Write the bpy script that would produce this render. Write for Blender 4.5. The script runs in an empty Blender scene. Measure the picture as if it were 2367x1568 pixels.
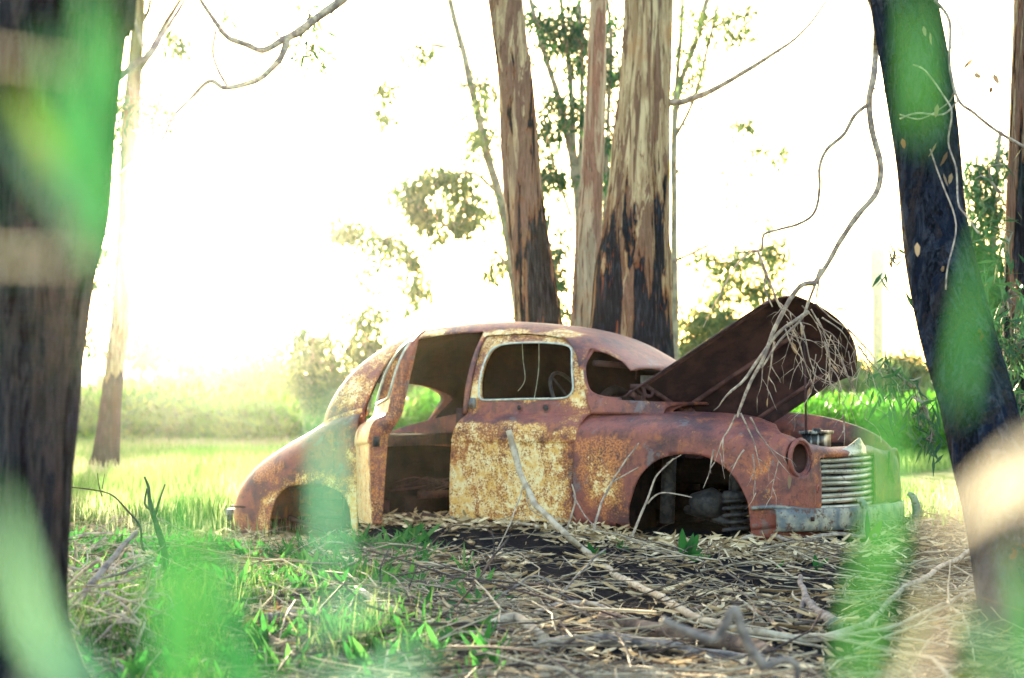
import bpy, bmesh, math, random
import numpy as np
from mathutils import Vector, Matrix
S = bpy.context.scene
COL = S.collection
R = math.radians
# ---------------------------------------------------------------- camera
F_PX, HZ, CH = 4602.0, 930.0, 0.84          # focal length in 2367-wide picture units, horizon row, eye height
PHI = math.atan((HZ - 784) / F_PX)
cam = bpy.data.objects.new('camera', bpy.data.cameras.new('camera'))
COL.objects.link(cam)
cam.location = (0, 0, CH)
cam.rotation_euler = (R(90) + PHI, 0, 0)
cam.data.sensor_width = 36
cam.data.lens = F_PX / 2367 * 36
cam.data.clip_start = 0.05
cam.data.clip_end = 3000
cam.data.dof.use_dof = True
cam.data.dof.focus_distance = 10.9
cam.data.dof.aperture_fstop = 3.0
S.camera = cam
# ---------------------------------------------------------------- light
SUN_AZ, SUN_EL = R(-9.5), R(5.5)             # to the left of the view axis, low
world = bpy.data.worlds.new('World'); S.world = world
world.use_nodes = True
nt = world.node_tree
bgn = nt.nodes['Background']
sky = nt.nodes.new('ShaderNodeTexSky')
sky.sky_type = 'NISHITA'; sky.sun_disc = False
sky.sun_elevation = SUN_EL; sky.sun_rotation = SUN_AZ
sky.air_density = 1.0; sky.dust_density = 2.4; sky.ozone_density = 1.0
nt.links.new(sky.outputs[0], bgn.inputs['Color'])
bgn.inputs['Strength'].default_value = 0.15
sun = bpy.data.objects.new('sun', bpy.data.lights.new('sun', 'SUN'))
COL.objects.link(sun)
sun.data.energy = 4.6; sun.data.angle = R(0.6); sun.data.color = (1.0, 0.84, 0.55)
sd = Vector((math.sin(SUN_AZ) * math.cos(SUN_EL), math.cos(SUN_AZ) * math.cos(SUN_EL), math.sin(SUN_EL)))
sun.rotation_euler = sd.to_track_quat('Z', 'Y').to_euler()
S.view_settings.view_transform = 'Standard'
S.view_settings.look = 'None'
S.view_settings.exposure = 3.3
S.view_settings.gamma = 1.0
S.cycles.use_denoising = True
S.cycles.max_bounces = 6
S.cycles.transparent_max_bounces = 4
S.cycles.volume_bounces = 0
S.cycles.sample_clamp_indirect = 6
rng = np.random.default_rng(7)
random.seed(7)

# ---------------------------------------------------------------- geometry helpers
def ray(X, Y):
    x = (X - 1183.5) / F_PX; z = (784 - Y) / F_PX
    return np.array([x, math.cos(PHI) - math.sin(PHI) * z, math.sin(PHI) + math.cos(PHI) * z])
def at(X, Y, D):
    r = ray(X, Y)
    return r * (D / r[1]) + np.array([0, 0, CH])
TH = R(31)
CO = np.array([0.06127, 14.67145, 0.0])
CF = np.array([math.cos(TH), -math.sin(TH), 0]); CV = np.array([math.sin(TH), math.cos(TH), 0])
def car2w(u, y, z): return CO + CF * u + CV * y + np.array([0, 0, z])

def _h(ix, iy, iz, seed):
    n = (ix * 374761393 + iy * 668265263 + iz * 2147483647 + seed * 974634777) & 0xffffffff
    n = ((n ^ (n >> 13)) * 1274126177) & 0xffffffff
    return ((n ^ (n >> 16)) & 0xffffff) / float(0xffffff)
def vn(P, scale=1.0, seed=0, octs=1):
    P = np.asarray(P, float)
    tot = np.zeros(len(P)); amp = 1.0; s = 0
    for o in range(octs):
        Q = P * scale * (2 ** o)
        i = np.floor(Q).astype(np.int64); f = Q - i; f = f * f * (3 - 2 * f)
        r = 0
        for dx in (0, 1):
            for dy in (0, 1):
                for dz in (0, 1):
                    w = (f[:, 0] if dx else 1 - f[:, 0]) * (f[:, 1] if dy else 1 - f[:, 1]) * (f[:, 2] if dz else 1 - f[:, 2])
                    r = r + w * _h(i[:, 0] + dx, i[:, 1] + dy, i[:, 2] + dz, seed + o)
        tot += r * amp; s += amp; amp *= .5
    return tot / s
def sst(x, a, b):
    t = np.clip((np.asarray(x, float) - a) / (b - a), 0, 1); return t * t * (3 - 2 * t)
def crm(ys, tq):
    """Catmull-Rom through rows ys at parameter tq in 0..len-1"""
    ys = np.asarray(ys, float)
    if ys.ndim == 1: ys = ys[:, None]
    n = len(ys); tq = np.clip(np.asarray(tq, float), 0, n - 1 - 1e-9)
    i = np.floor(tq).astype(int); f = (tq - i)[:, None]
    g = lambda k: ys[np.clip(k, 0, n - 1)]
    p0, p1, p2, p3 = g(i - 1), g(i), g(i + 1), g(i + 2)
    return .5 * (2 * p1 + (p2 - p0) * f + (2 * p0 - 5 * p1 + 4 * p2 - p3) * f ** 2 + (3 * p1 - p0 - 3 * p2 + p3) * f ** 3)
def smooth(pts, k=6, closed=False):
    pts = [tuple(p) for p in pts]
    if closed:
        q = crm([pts[-1]] + pts + pts[:2], np.linspace(1, len(pts) + 1, len(pts) * k, endpoint=False))
    else:
        q = crm(pts, np.linspace(0, len(pts) - 1, (len(pts) - 1) * k + 1))
    return q

def new_mesh(name, V, faces, mat=None, parent=None, sm=True, attrs=None):
    me = bpy.data.meshes.new(name)
    V = np.asarray(V, np.float32)
    if isinstance(faces, np.ndarray):
        nf, k = faces.shape
        me.vertices.add(len(V)); me.vertices.foreach_set('co', V.ravel())
        me.loops.add(nf * k); me.loops.foreach_set('vertex_index', faces.astype(np.int32).ravel())
        me.polygons.add(nf)
        me.polygons.foreach_set('loop_start', np.arange(0, nf * k, k, dtype=np.int32))
        me.update(calc_edges=True)
    else:
        me.from_pydata([tuple(map(float, v)) for v in V], [], [list(map(int, f)) for f in faces])
        me.update()
    if sm: me.polygons.foreach_set('use_smooth', [True] * len(me.polygons))
    for k_, a in (attrs or {}).items():
        at_ = me.attributes.new(k_, 'FLOAT', 'POINT'); at_.data.foreach_set('value', np.asarray(a, np.float32))
    if mat: me.materials.append(mat)
    o = bpy.data.objects.new(name, me); COL.objects.link(o)
    if parent: o.parent = parent
    return o
def thing(name, label, cat, loc=(0, 0, 0), rz=0, group=None):
    o = bpy.data.objects.new(name, None); COL.objects.link(o)
    o.location = loc; o.rotation_euler = (0, 0, rz); o.empty_display_size = .1
    o['label'] = label; o['category'] = cat
    if group: o['group'] = group
    return o
def tag(o, label=None, cat=None, group=None, kind=None):
    if label: o['label'] = label
    if cat: o['category'] = cat
    if group: o['group'] = group
    if kind: o['kind'] = kind
    return o
def reparent_world(o, parent):
    """the mesh was written in world units: keep it there under a thing whose base stands elsewhere"""
    o.parent = parent
    M = Matrix.Translation(parent.location) @ parent.rotation_euler.to_matrix().to_4x4()
    o.matrix_parent_inverse = M.inverted()
    return o

class MB:
    def __init__(s): s.v = []; s.f = []; s.n = 0; s.a = {}
    def add(s, V, F, **attrs):
        V = np.asarray(V, float)
        s.v.append(V); s.f += [[i + s.n for i in f] for f in F]; s.n += len(V)
        for k, val in attrs.items(): s.a.setdefault(k, []).append(np.broadcast_to(np.asarray(val, float), (len(V),)))
    def box(s, c, size, rot=None):
        c = np.array(c, float); h = np.array(size, float) / 2
        V = np.array([[x, y, z] for x in (-1, 1) for y in (-1, 1) for z in (-1, 1)], float) * h
        if rot is not None: V = V @ np.array(rot).T
        s.add(V + c, [[0, 1, 3, 2], [4, 6, 7, 5], [0, 4, 5, 1], [2, 3, 7, 6], [0, 2, 6, 4], [1, 5, 7, 3]])
    def tube(s, pts, rad, sides=6, cap=True, rough=0, seed=0, sq=None):
        pts = np.asarray(pts, float); n = len(pts)
        rad = np.broadcast_to(np.asarray(rad, float), (n,)) if np.ndim(rad) == 0 else np.interp(np.linspace(0, 1, n), np.linspace(0, 1, len(rad)), rad)
        T = np.gradient(pts, axis=0); T /= np.linalg.norm(T, axis=1)[:, None] + 1e-12
        up = np.array([0, 0, 1.0]) if abs(T[0][2]) < .9 else np.array([1.0, 0, 0])
        N = np.zeros_like(pts); a = up - T[0] * (up @ T[0]); N[0] = a / np.linalg.norm(a)
        for i in range(1, n):
            a = N[i - 1] - T[i] * (N[i - 1] @ T[i]); N[i] = a / (np.linalg.norm(a) + 1e-12)
        B = np.cross(T, N)
        th = np.linspace(0, 2 * math.pi, sides, endpoint=False)
        rr = rad[:, None] * np.ones(sides)[None]
        if sq is not None: rr = rr * (1 + sq * np.cos(2 * th))[None]
        V = pts[:, None] + rr[..., None] * (np.cos(th)[None, :, None] * N[:, None] + np.sin(th)[None, :, None] * B[:, None])
        V = V.reshape(-1, 3)
        if rough:
            nz = vn(V, 1 / (rad.mean() * 3 + 1e-6), seed, 2) - .5
            C = np.repeat(pts, sides, 0); V = C + (V - C) * (1 + rough * 2 * nz)[:, None]
        F = [[i * sides + j, i * sides + (j + 1) % sides, (i + 1) * sides + (j + 1) % sides, (i + 1) * sides + j] for i in range(n - 1) for j in range(sides)]
        if cap:
            F.append([j for j in range(sides)][::-1]); F.append([(n - 1) * sides + j for j in range(sides)])
        s.add(V, F)
    def build(s, name, mat, parent=None, sm=True):
        at_ = {k: np.concatenate(v) for k, v in s.a.items()} if s.a else None
        return new_mesh(name, np.concatenate(s.v), s.f, mat, parent, sm, at_)

# ---------------------------------------------------------------- materials
class NT:
    def __init__(s, name):
        s.m = bpy.data.materials.new(name); s.m.use_nodes = True
        s.t = s.m.node_tree; s.b = s.t.nodes['Principled BSDF']; s.out = s.t.nodes['Material Output']
        s.tc = s.t.nodes.new('ShaderNodeTexCoord')
    def n(s, typ, **kw):
        nd = s.t.nodes.new(typ)
        for k, v in kw.items():
            if hasattr(nd, k): setattr(nd, k, v)
            else: nd.inputs[k].default_value = v
        return nd
    def l(s, a, b): s.t.links.new(a, b)
    def noise(s, scale, detail=4, rough=.55, vec=None, map_=None, dist=0):
        nd = s.n('ShaderNodeTexNoise', Scale=scale, Detail=detail, Roughness=rough, Distortion=dist)
        src = vec or s.tc.outputs['Object']
        if map_:
            mp = s.n('ShaderNodeMapping'); mp.inputs['Scale'].default_value = map_; s.l(src, mp.inputs[0]); src = mp.outputs[0]
        s.l(src, nd.inputs['Vector']); return nd.outputs['Fac']
    def ramp(s, fac, lo, hi):
        nd = s.n('ShaderNodeMapRange'); nd.interpolation_type = 'SMOOTHSTEP'
        nd.inputs['From Min'].default_value = lo; nd.inputs['From Max'].default_value = hi
        s.l(fac, nd.inputs['Value']); return nd.outputs[0]
    def mix(s, fac, a, b):
        nd = s.n('ShaderNodeMix', data_type='RGBA')
        for k, x in ((6, a), (7, b)):
            if isinstance(x, tuple): nd.inputs[k].default_value = (*x, 1)
            else: s.l(x, nd.inputs[k])
        if isinstance(fac, (int, float)): nd.inputs[0].default_value = fac
        else: s.l(fac, nd.inputs[0])
        return nd.outputs[2]
    def attr(s, name):
        return s.n('ShaderNodeAttribute', attribute_name=name).outputs['Fac']
    def math(s, op, a, b=None):
        nd = s.n('ShaderNodeMath', operation=op)
        for k, x in ((0, a), (1, b)):
            if x is None: continue
            if isinstance(x, (int, float)): nd.inputs[k].default_value = x
            else: s.l(x, nd.inputs[k])
        return nd.outputs[0]
    def col(s, c):
        if isinstance(c, tuple): s.b.inputs['Base Color'].default_value = (*c, 1)
        else: s.l(c, s.b.inputs['Base Color'])
    def bump(s, h, strength=.5, dist=.01):
        nd = s.n('ShaderNodeBump', Strength=strength, Distance=dist); s.l(h, nd.inputs['Height']); s.l(nd.outputs[0], s.b.inputs['Normal'])
    def set(s, rough=.8, metal=0, spec=.3):
        s.b.inputs['Roughness'].default_value = rough; s.b.inputs['Metallic'].default_value = metal
        s.b.inputs['Specular IOR Level'].default_value = spec; return s.m

def rust_material():
    k = NT('rusted_painted_steel')
    n1 = k.noise(3.2, 5, .65); n2 = k.noise(8, 7, .7, dist=.8); n3 = k.noise(84, 3, .65); n4 = k.noise(24, 6, .7)
    c = k.mix(k.ramp(n1, .36, .62), (.075, .026, .032), (.27, .075, .055))
    c = k.mix(k.math('MULTIPLY', k.ramp(n2, .50, .68), .7), c, (.44, .13, .045))
    c = k.mix(k.math('MULTIPLY', k.ramp(n4, .52, .66), .6), c, (.045, .018, .024))
    org = k.math('ADD', k.attr('orange'), k.math('MULTIPLY', k.math('SUBTRACT', k.math('ADD', k.math('MULTIPLY', n2, .6), k.math('MULTIPLY', n4, .4)), .5), 1.5))
    c = k.mix(k.math('MULTIPLY', k.ramp(org, .36, .60), k.ramp(n3, .38, .60)), c, (.62, .20, .055))
    c = k.mix(k.math('MULTIPLY', k.ramp(k.noise(5, 5, .7), .60, .66), .5), c, (.17, .17, .18))
    # old cream paint hanging on in flakes
    run = k.noise(9, 5, .7, map_=(1, 1, .16), dist=.4)
    sp = k.math('ADD', k.math('ADD', k.math('MULTIPLY', n3, .40), k.math('MULTIPLY', run, .22)), k.math('MULTIPLY', k.noise(13, 6, .75), .38))
    th = k.math('SUBTRACT', .70, k.math('MULTIPLY', k.attr('paint'), .33))
    d = k.math('SUBTRACT', sp, th)
    c = k.mix(k.math('MULTIPLY', k.ramp(run, .54, .64), .6), c, (.085, .030, .030))
    halo = k.ramp(d, -.09, .01); flake = k.ramp(d, .0, .03)
    c = k.mix(k.math('MULTIPLY', halo, .85), c, (.62, .25, .05))
    cream = k.mix(k.ramp(n4, .38, .62), (.80, .45, .11), (.93, .78, .45))
    c = k.mix(flake, c, cream)
    k.col(c)
    hgt = k.math('ADD', k.math('MULTIPLY', flake, .6), k.math('ADD', k.math('MULTIPLY', n3, .6), k.math('MULTIPLY', n4, .8)))
    k.bump(hgt, .6, .008)
    return k.set(.52, 0, .5)
M = {}
M['rust'] = rust_material()
def simple(name, c1, c2, scale=8, rough=.8, metal=0, spec=.3, map_=None, bump=.4, bd=.01, lo=.4, hi=.6):
    k = NT(name); n = k.noise(scale, 5, .6, map_=map_)
    k.col(k.mix(k.ramp(n, lo, hi), c1, c2)); k.bump(k.noise(scale * 4, 4, .6, map_=map_), bump, bd)
    return k.set(rough, metal, spec)
M['dark_rust'] = simple('dark_underside_rust', (.03, .014, .015), (.075, .034, .028), 7, .85)
M['bonnet'] = simple('bonnet_underside_rust', (.030, .014, .018), (.075, .034, .036), 5, .8)
M['black_metal'] = simple('greasy_black_metal', (.018, .018, .022), (.05, .045, .045), 20, .6)
M['chrome'] = simple('dulled_chrome', (.34, .33, .27), (.62, .62, .55), 26, .42, .55, .5, map_=(1, .4, 2.5), bump=.2)
M['bumper'] = simple('oxidised_bumper_steel', (.12, .15, .18), (.34, .33, .28), 4, .62, .2, .4, bump=.3)
def pitted(name, c1, c2, rust, cover, metal, rough, map_=None):
    k = NT(name); n1 = k.noise(6, 5, .6, map_=map_); n2 = k.noise(17, 6, .72); n3 = k.noise(90, 3, .6)
    c = k.mix(k.ramp(n1, .4, .62), c1, c2); f = k.ramp(k.math('ADD', k.math('MULTIPLY', n2, .7), k.math('MULTIPLY', n3, .3)), cover, cover + .05)
    c = k.mix(f, c, rust); k.col(c); k.bump(k.math('ADD', n2, k.math('MULTIPLY', n3, .5)), .5, .004)
    k.l(k.math('MULTIPLY', k.math('SUBTRACT', 1.0, f), metal), k.b.inputs['Metallic']); m = k.set(rough, 0, .4); return m
M['bumper'] = pitted('oxidised_bumper_steel', (.12, .14, .16), (.40, .37, .28), (.11, .055, .035), .53, .15, .6)
M['chrome'] = pitted('dulled_chrome', (.30, .29, .23), (.64, .62, .52), (.14, .085, .05), .545, .5, .42, (1, .4, 2.5))
M['trim'] = simple('dull_aluminium_trim', (.38, .42, .38), (.62, .64, .56), 20, .5, .4, .5, bump=.1)
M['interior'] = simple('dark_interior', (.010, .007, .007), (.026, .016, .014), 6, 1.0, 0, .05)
M['glass'] = simple('dusty_glass', (.22, .25, .30), (.34, .37, .40), 6, .35, 0, .6)

def leafmat(name, cols, trans=.5, rough=.55, tcol=None):
    """cols: three shades picked by the per-leaf attribute rnd"""
    k = NT(name); r = k.attr('rnd')
    c = k.mix(k.ramp(r, .05, .55), cols[0], cols[1]); c = k.mix(k.ramp(r, .6, .95), c, cols[2])
    k.col(c); k.set(rough, 0, .35)
    tr = k.n('ShaderNodeBsdfTranslucent'); mx = k.n('ShaderNodeMixShader'); mx.inputs[0].default_value = trans
    if tcol: tr.inputs[0].default_value = (*tcol, 1)
    else: k.l(c, tr.inputs[0])
    k.l(k.b.outputs[0], mx.inputs[1]); k.l(tr.outputs[0], mx.inputs[2]); k.l(mx.outputs[0], k.out.inputs[0])
    return k.m
M['leaf_gum'] = leafmat('gum_leaf', [(.05, .11, .05), (.09, .17, .07), (.17, .23, .08)], .5)
M['leaf_far'] = leafmat('far_foliage', [(.08, .15, .07), (.13, .21, .08), (.20, .27, .09)], .45)  # paler than the nearer gum leaf: glare put into the leaf colour
M['leaf_dark'] = leafmat('willow_leaf', [(.02, .075, .035), (.035, .11, .05), (.06, .15, .05)], .45)
M['leaf_hedge'] = leafmat('bright_shrub_leaf', [(.03, .15, .015), (.08, .27, .025), (.17, .38, .04)], .5)
M['grass'] = leafmat('meadow_grass', [(.10, .24, .05), (.24, .38, .12), (.55, .56, .34)], .5)
M['grass_green'] = leafmat('fresh_grass', [(.03, .10, .02), (.06, .15, .03), (.20, .24, .10)], .5)
M['blade'] = leafmat('close_green_leaf', [(.02, .12, .035), (.045, .165, .035), (.13, .22, .03)], .30)
M['blade_teal'] = leafmat('close_bluish_leaf', [(.08, .23, .16), (.10, .26, .18), (.14, .30, .18)], .35)
M['blade_dry'] = leafmat('close_dry_leaf', [(.42, .39, .32), (.46, .43, .35), (.5, .47, .38)], .35)
M['sprout'] = leafmat('sprout_leaf', [(.025, .13, .03), (.04, .18, .035), (.08, .24, .05)], .5)
M['litter'] = leafmat('dead_leaf', [(.12, .075, .045), (.46, .33, .18), (.86, .68, .43)], .12, .7)
M['dry_leaf'] = leafmat('curled_brown_leaf', [(.16, .10, .06), (.26, .19, .11), (.38, .31, .2)], .3)

def twigmat():
    k = NT('dry_twig'); r = k.attr('rnd'); n = k.noise(30, 4)
    c = k.mix(k.ramp(r, .2, .75), (.07, .05, .048), (.46, .39, .28)); c = k.mix(k.math('MULTIPLY', k.ramp(n, .45, .7), .5), c, (.05, .04, .04))
    k.col(c); return k.set(.85, 0, .2)
M['twig'] = twigmat()
M['wood_pale'] = simple('pale_dry_wood', (.30, .235, .17), (.50, .42, .31), 14, .8, map_=(1, 1, 1), bump=.5, bd=.006)
M['wood_brown'] = simple('brown_bark_log', (.085, .055, .045), (.24, .155, .11), 9, .85, bump=.8, bd=.01)
M['wood_grey'] = simple('weathered_grey_wood', (.10, .085, .085), (.27, .23, .205), 16, .85, bump=.8)
M['branch_bark'] = simple('grey_branch_bark', (.22, .17, .15), (.48, .39, .30), 22, .8, bump=.5, bd=.004)
M['char_wood'] = simple('charred_wood', (.012, .012, .016), (.05, .045, .05), 18, .9, bump=.8)

def bark(name, pale1, pale2, dark, zc, zw, amt, red=(.24, .07, .03), vs=.09, bumpd=.03, seed=0.0, brown=(.15, .085, .07), bcov=.52):
    """streaky gum bark: pale wood and peeled strips, charred below zc (metres) and in long scars"""
    k = NT(name)
    mp = k.n('ShaderNodeMapping'); mp.inputs['Scale'].default_value = (1, 1, vs); mp.inputs['Location'].default_value = (seed, seed, seed); k.l(k.tc.outputs['Object'], mp.inputs[0])
    v = mp.outputs[0]
    fine = k.noise(46, 6, .7, vec=v, dist=.4); mid = k.noise(15, 6, .65, vec=v, dist=.9); big = k.noise(5.5, 5, .62, vec=v, dist=.7)
    strip = k.noise(7.5, 5, .6, vec=v, dist=1.2)
    c = k.mix(k.ramp(mid, .40, .60), pale1, pale2)
    c = k.mix(k.math('MULTIPLY', k.ramp(k.noise(3, 3, .5), .5, .7), .5), c, tuple(x * f for x, f in zip(pale1, (1.25, .85, .62))))
    st = k.ramp(strip, bcov, bcov + .02)
    c = k.mix(k.math('MULTIPLY', st, .85), c, k.mix(k.ramp(fine, .4, .6), brown, tuple(x * 2.1 for x in brown)))
    c = k.mix(k.math('MULTIPLY', k.ramp(fine, .54, .66), .75), c, tuple(x * .45 for x in brown))
    sep = k.n('ShaderNodeSeparateXYZ'); k.l(k.tc.outputs['Object'], sep.inputs[0])
    zz = k.math('DIVIDE', k.math('SUBTRACT', zc, sep.outputs[2]), zw)
    cl = k.n('ShaderNodeClamp'); cl.inputs['Min'].default_value = -1; cl.inputs['Max'].default_value = 1; k.l(zz, cl.inputs['Value'])
    sc = k.math('ADD', k.math('ADD', k.math('MULTIPLY', big, .6), k.math('MULTIPLY', mid, .4)), k.math('MULTIPLY', cl.outputs[0], amt))
    scar = k.ramp(sc, .55, .575)
    c = k.mix(k.math('MULTIPLY', k.ramp(sc, .525, .56), .8), c, tuple(min(.2, 1.1 * x) for x in red) if pale2[0] > .2 else pale1)
    ch = k.mix(k.ramp(fine, .45, .68), dark, tuple(x * 4 + .012 for x in dark))
    ch = k.mix(k.math('MULTIPLY', k.ramp(k.noise(9, 3, .5, vec=v, dist=1), .66, .68), .9), ch, red)
    c = k.mix(scar, c, ch)
    k.col(c)
    h = k.math('ADD', k.math('MULTIPLY', fine, .6), k.math('ADD', mid, k.math('MULTIPLY', k.math('ADD', st, scar), -.28)))
    k.bump(h, 1.0, bumpd)
    return k.set(1.0, 0, .03)
M['bark_c1'] = bark('gum_bark_streaked', (.26, .18, .12), (.52, .42, .26), (.009, .009, .012), 3.7, 1.9, .085, seed=1.3, bcov=.475, brown=(.11, .058, .045))
M['bark_c2'] = bark('gum_bark_charred_foot', (.34, .23, .13), (.60, .48, .29), (.008, .010, .015), 2.9, 1.5, .14, seed=5.1, bcov=.50, brown=(.12, .062, .045))
M['bark_c3'] = bark('gum_bark_pale', (.33, .29, .22), (.48, .42, .32), (.05, .045, .05), .6, 1.0, .04, seed=9.7)
M['bark_left'] = bark('burnt_bark_grey', (.014, .017, .028), (.048, .052, .064), (.006, .007, .012), 3, 3, .03, red=(.04, .03, .03), vs=.12, bumpd=.06, seed=3.3, brown=(.020, .019, .026))
M['bark_right'] = bark('burnt_bark_blue_black', (.012, .019, .040), (.055, .066, .095), (.006, .008, .014), 1.5, 2, .03, red=(.12, .03, .02), vs=.3, bumpd=.06, seed=7.9, brown=(.022, .02, .024))
M['bark_thin'] = bark('young_gum_bark', (.13, .11, .06), (.24, .21, .12), (.012, .011, .012), 1.35, .4, .45, red=(.03, .02, .02), seed=2.2, bcov=.62)
M['bark_far'] = simple('far_gum_bark', (.16, .14, .11), (.30, .27, .20), 6, .85)

def ground_material():
    k = NT('ground_soil')
    char, green = k.attr('char'), k.attr('green')
    n1 = k.noise(2.2, 5, .6); n2 = k.noise(38, 5, .7); n3 = k.noise(9, 4, .6)
    soil = k.mix(k.ramp(n2, .4, .62), (.022, .019, .018), (.11, .09, .07))
    blk = k.mix(k.ramp(n2, .50, .72), (.006, .007, .011), (.040, .040, .045))
    c = k.mix(k.ramp(k.math('ADD', char, k.math('MULTIPLY', k.math('SUBTRACT', n3, .5), .8)), .28, .42), soil, blk)
    gr = k.mix(k.ramp(n1, .35, .65), (.13, .22, .05), (.30, .32, .14))
    c = k.mix(k.ramp(k.math('ADD', green, k.math('MULTIPLY', k.math('SUBTRACT', n3, .5), .5)), .35, .6), c, gr)
    k.col(c); k.bump(k.math('ADD', n2, n3), .9, .03)
    return k.set(1.0, 0, .03)
M['ground'] = ground_material()

# ---------------------------------------------------------------- ground
def ground_h(x, y):
    x = np.asarray(x, float); y = np.asarray(y, float)
    P = np.stack([x, y, x * 0], -1).reshape(-1, 3)
    near = 1 - sst(y, 20, 40)
    z = -.10 + (vn(P, .9, 11, 2).reshape(x.shape) - .5) * .14 * near + (vn(P, 6, 12, 2).reshape(x.shape) - .5) * .05 * near
    dx = x - CO[0]; dy = y - CO[1]
    u = dx * CF[0] + dy * CF[1]; l = dx * CV[0] + dy * CV[1]
    u = u + .62 * np.minimum(l + .9, 0)
    m = sst(u, -1.05, -.55) * (1 - sst(u, 2.9, 3.6)) * sst(l, -2.2 , -1.1) * (1 - sst(l, 1.2, 2.0))
    z = z * (1 - m) + m * (-.01 - .075 * sst(u, .9, 1.5) * (1 - sst(l, -.9, -.5)) + (vn(P, 5, 14, 2).reshape(x.shape) - .5) * .03)
    m2 = (1 - sst(u, -1.05, -.55)) * sst(u, -3.2, -2.3) * sst(l, -3.2, -2.0) * (1 - sst(l, 1, 2))
    z = z * (1 - m2) + m2 * -.175
    cx = .02 * np.exp(-((u - 0) ** 2 + (l) ** 2) / 2.5)                # the mound keeps below the floor of the car
    return z - cx * m
def G(X, Y, lift=0.0):
    D = 10.0
    for _ in range(40):
        p = at(X, Y, D); g = float(ground_h(p[0], p[1])) + lift
        r = ray(X, Y)
        if r[2] >= 0: break
        D = .5 * D + .5 * (g - CH) / r[2] * r[1]
    p = at(X, Y, D); return p
rows = np.concatenate([np.linspace(-8, 3, 12)[:-1], np.arange(3, 18, .075), 18 * (900 / 18) ** np.linspace(0, 1, 70)])
ss = np.linspace(-.75, .75, 250)
YY, SS = np.meshgrid(rows, ss, indexing='ij')
XX = SS * (np.maximum(YY, 3) + 4.5)
ZZ = ground_h(XX, YY)
def char_mask(x, y):
    dx = x - CO[0]; dy = y - CO[1]
    u = dx * CF[0] + dy * CF[1]; l = dx * CV[0] + dy * CV[1]
    P = np.stack([x, y, x * 0], -1).reshape(-1, 3)
    bank = sst(u, -1.7, -1.2) * (1 - sst(u, 2.2, 3.2)) * sst(l, -3.0, -2.3) * 1.25
    pit = sst(x, -.6, .3) * (1 - sst(x, 2.6, 3.3)) * sst(y, 6.8, 7.6) * (1 - sst(y, 12.5, 13.5))
    return np.clip(np.maximum(bank * .9, pit * .66) + (vn(P, 1.6, 31, 3).reshape(x.shape) - .5) * .9, 0, 1)
def green_mask(x, y):
    d = sst(y, 13.8, 16.5)
    lf = sst(-x, .9, 1.7) * .7
    return np.clip(d + lf * (1 - d), 0, 1)
nr, nc = XX.shape
V = np.stack([XX, YY, ZZ], -1).reshape(-1, 3)
i = np.arange(nr - 1)[:, None] * nc + np.arange(nc - 1)[None]
FQ = np.stack([i, i + 1, i + nc + 1, i + nc], -1).reshape(-1, 4)
g = new_mesh('ground', V, FQ, M['ground'], attrs={'char': char_mask(XX, YY).ravel(), 'green': green_mask(XX, YY).ravel()})
tag(g, kind='structure')

# ---------------------------------------------------------------- leaves
def rot_frame(d, roll):
    """unit d (N,3) -> side vectors (N,3) rolled by angle"""
    up = np.where(np.abs(d[:, 2:3]) > .95, np.array([[1., 0, 0]]), np.array([[0, 0, 1.]]))
    a = np.cross(d, up); a /= np.linalg.norm(a, axis=1)[:, None] + 1e-9
    b = np.cross(d, a)
    return a * np.cos(roll)[:, None] + b * np.sin(roll)[:, None]
def leaves(C, D, L, W, name, mat, parent=None, rnd=None, droop=0.0, six=False, seed=1):
    r = np.random.default_rng(seed); n = len(C)
    D = D / (np.linalg.norm(D, axis=1)[:, None] + 1e-9)
    Sd = rot_frame(D, r.uniform(0, 6.28, n)); N = np.cross(D, Sd)
    L = np.broadcast_to(L, (n,))[:, None]; W = np.broadcast_to(W, (n,))[:, None]
    if rnd is None: rnd = r.random(n)
    if six:
        k = r.uniform(-.25, .25, n)[:, None]
        p = [C, C + D * L * .3 + Sd * W * .5 + N * L * k * .3, C + D * L * .7 + Sd * W * .36 + N * L * k * .9 , C + D * L * .92 + N * L * k * 1.5,
             C + D * L * .7 - Sd * W * .36 + N * L * k * .9, C + D * L * .3 - Sd * W * .5 + N * L * k * .3]
        V = np.stack(p, 1).reshape(-1, 3); b = np.arange(n)[:, None] * 6
        F = np.concatenate([b + np.array([[0, 1, 2, 5]]), b + np.array([[5, 2, 3, 4]])], 0)
        at_ = np.repeat(rnd, 6)
    else:
        V = np.stack([C, C + D * L * .45 + Sd * W * .5, C + D * L, C + D * L * .45 - Sd * W * .5 + N * W * .2], 1).reshape(-1, 3)
        F = np.arange(n)[:, None] * 4 + np.arange(4)[None]; at_ = np.repeat(rnd, 4)
    return new_mesh(name, V, F, mat, parent, sm=False, attrs={'rnd': at_})
def sphere_pts(n, r):
    v = r.normal(size=(n, 3)); v /= np.linalg.norm(v, axis=1)[:, None]
    return v

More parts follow.
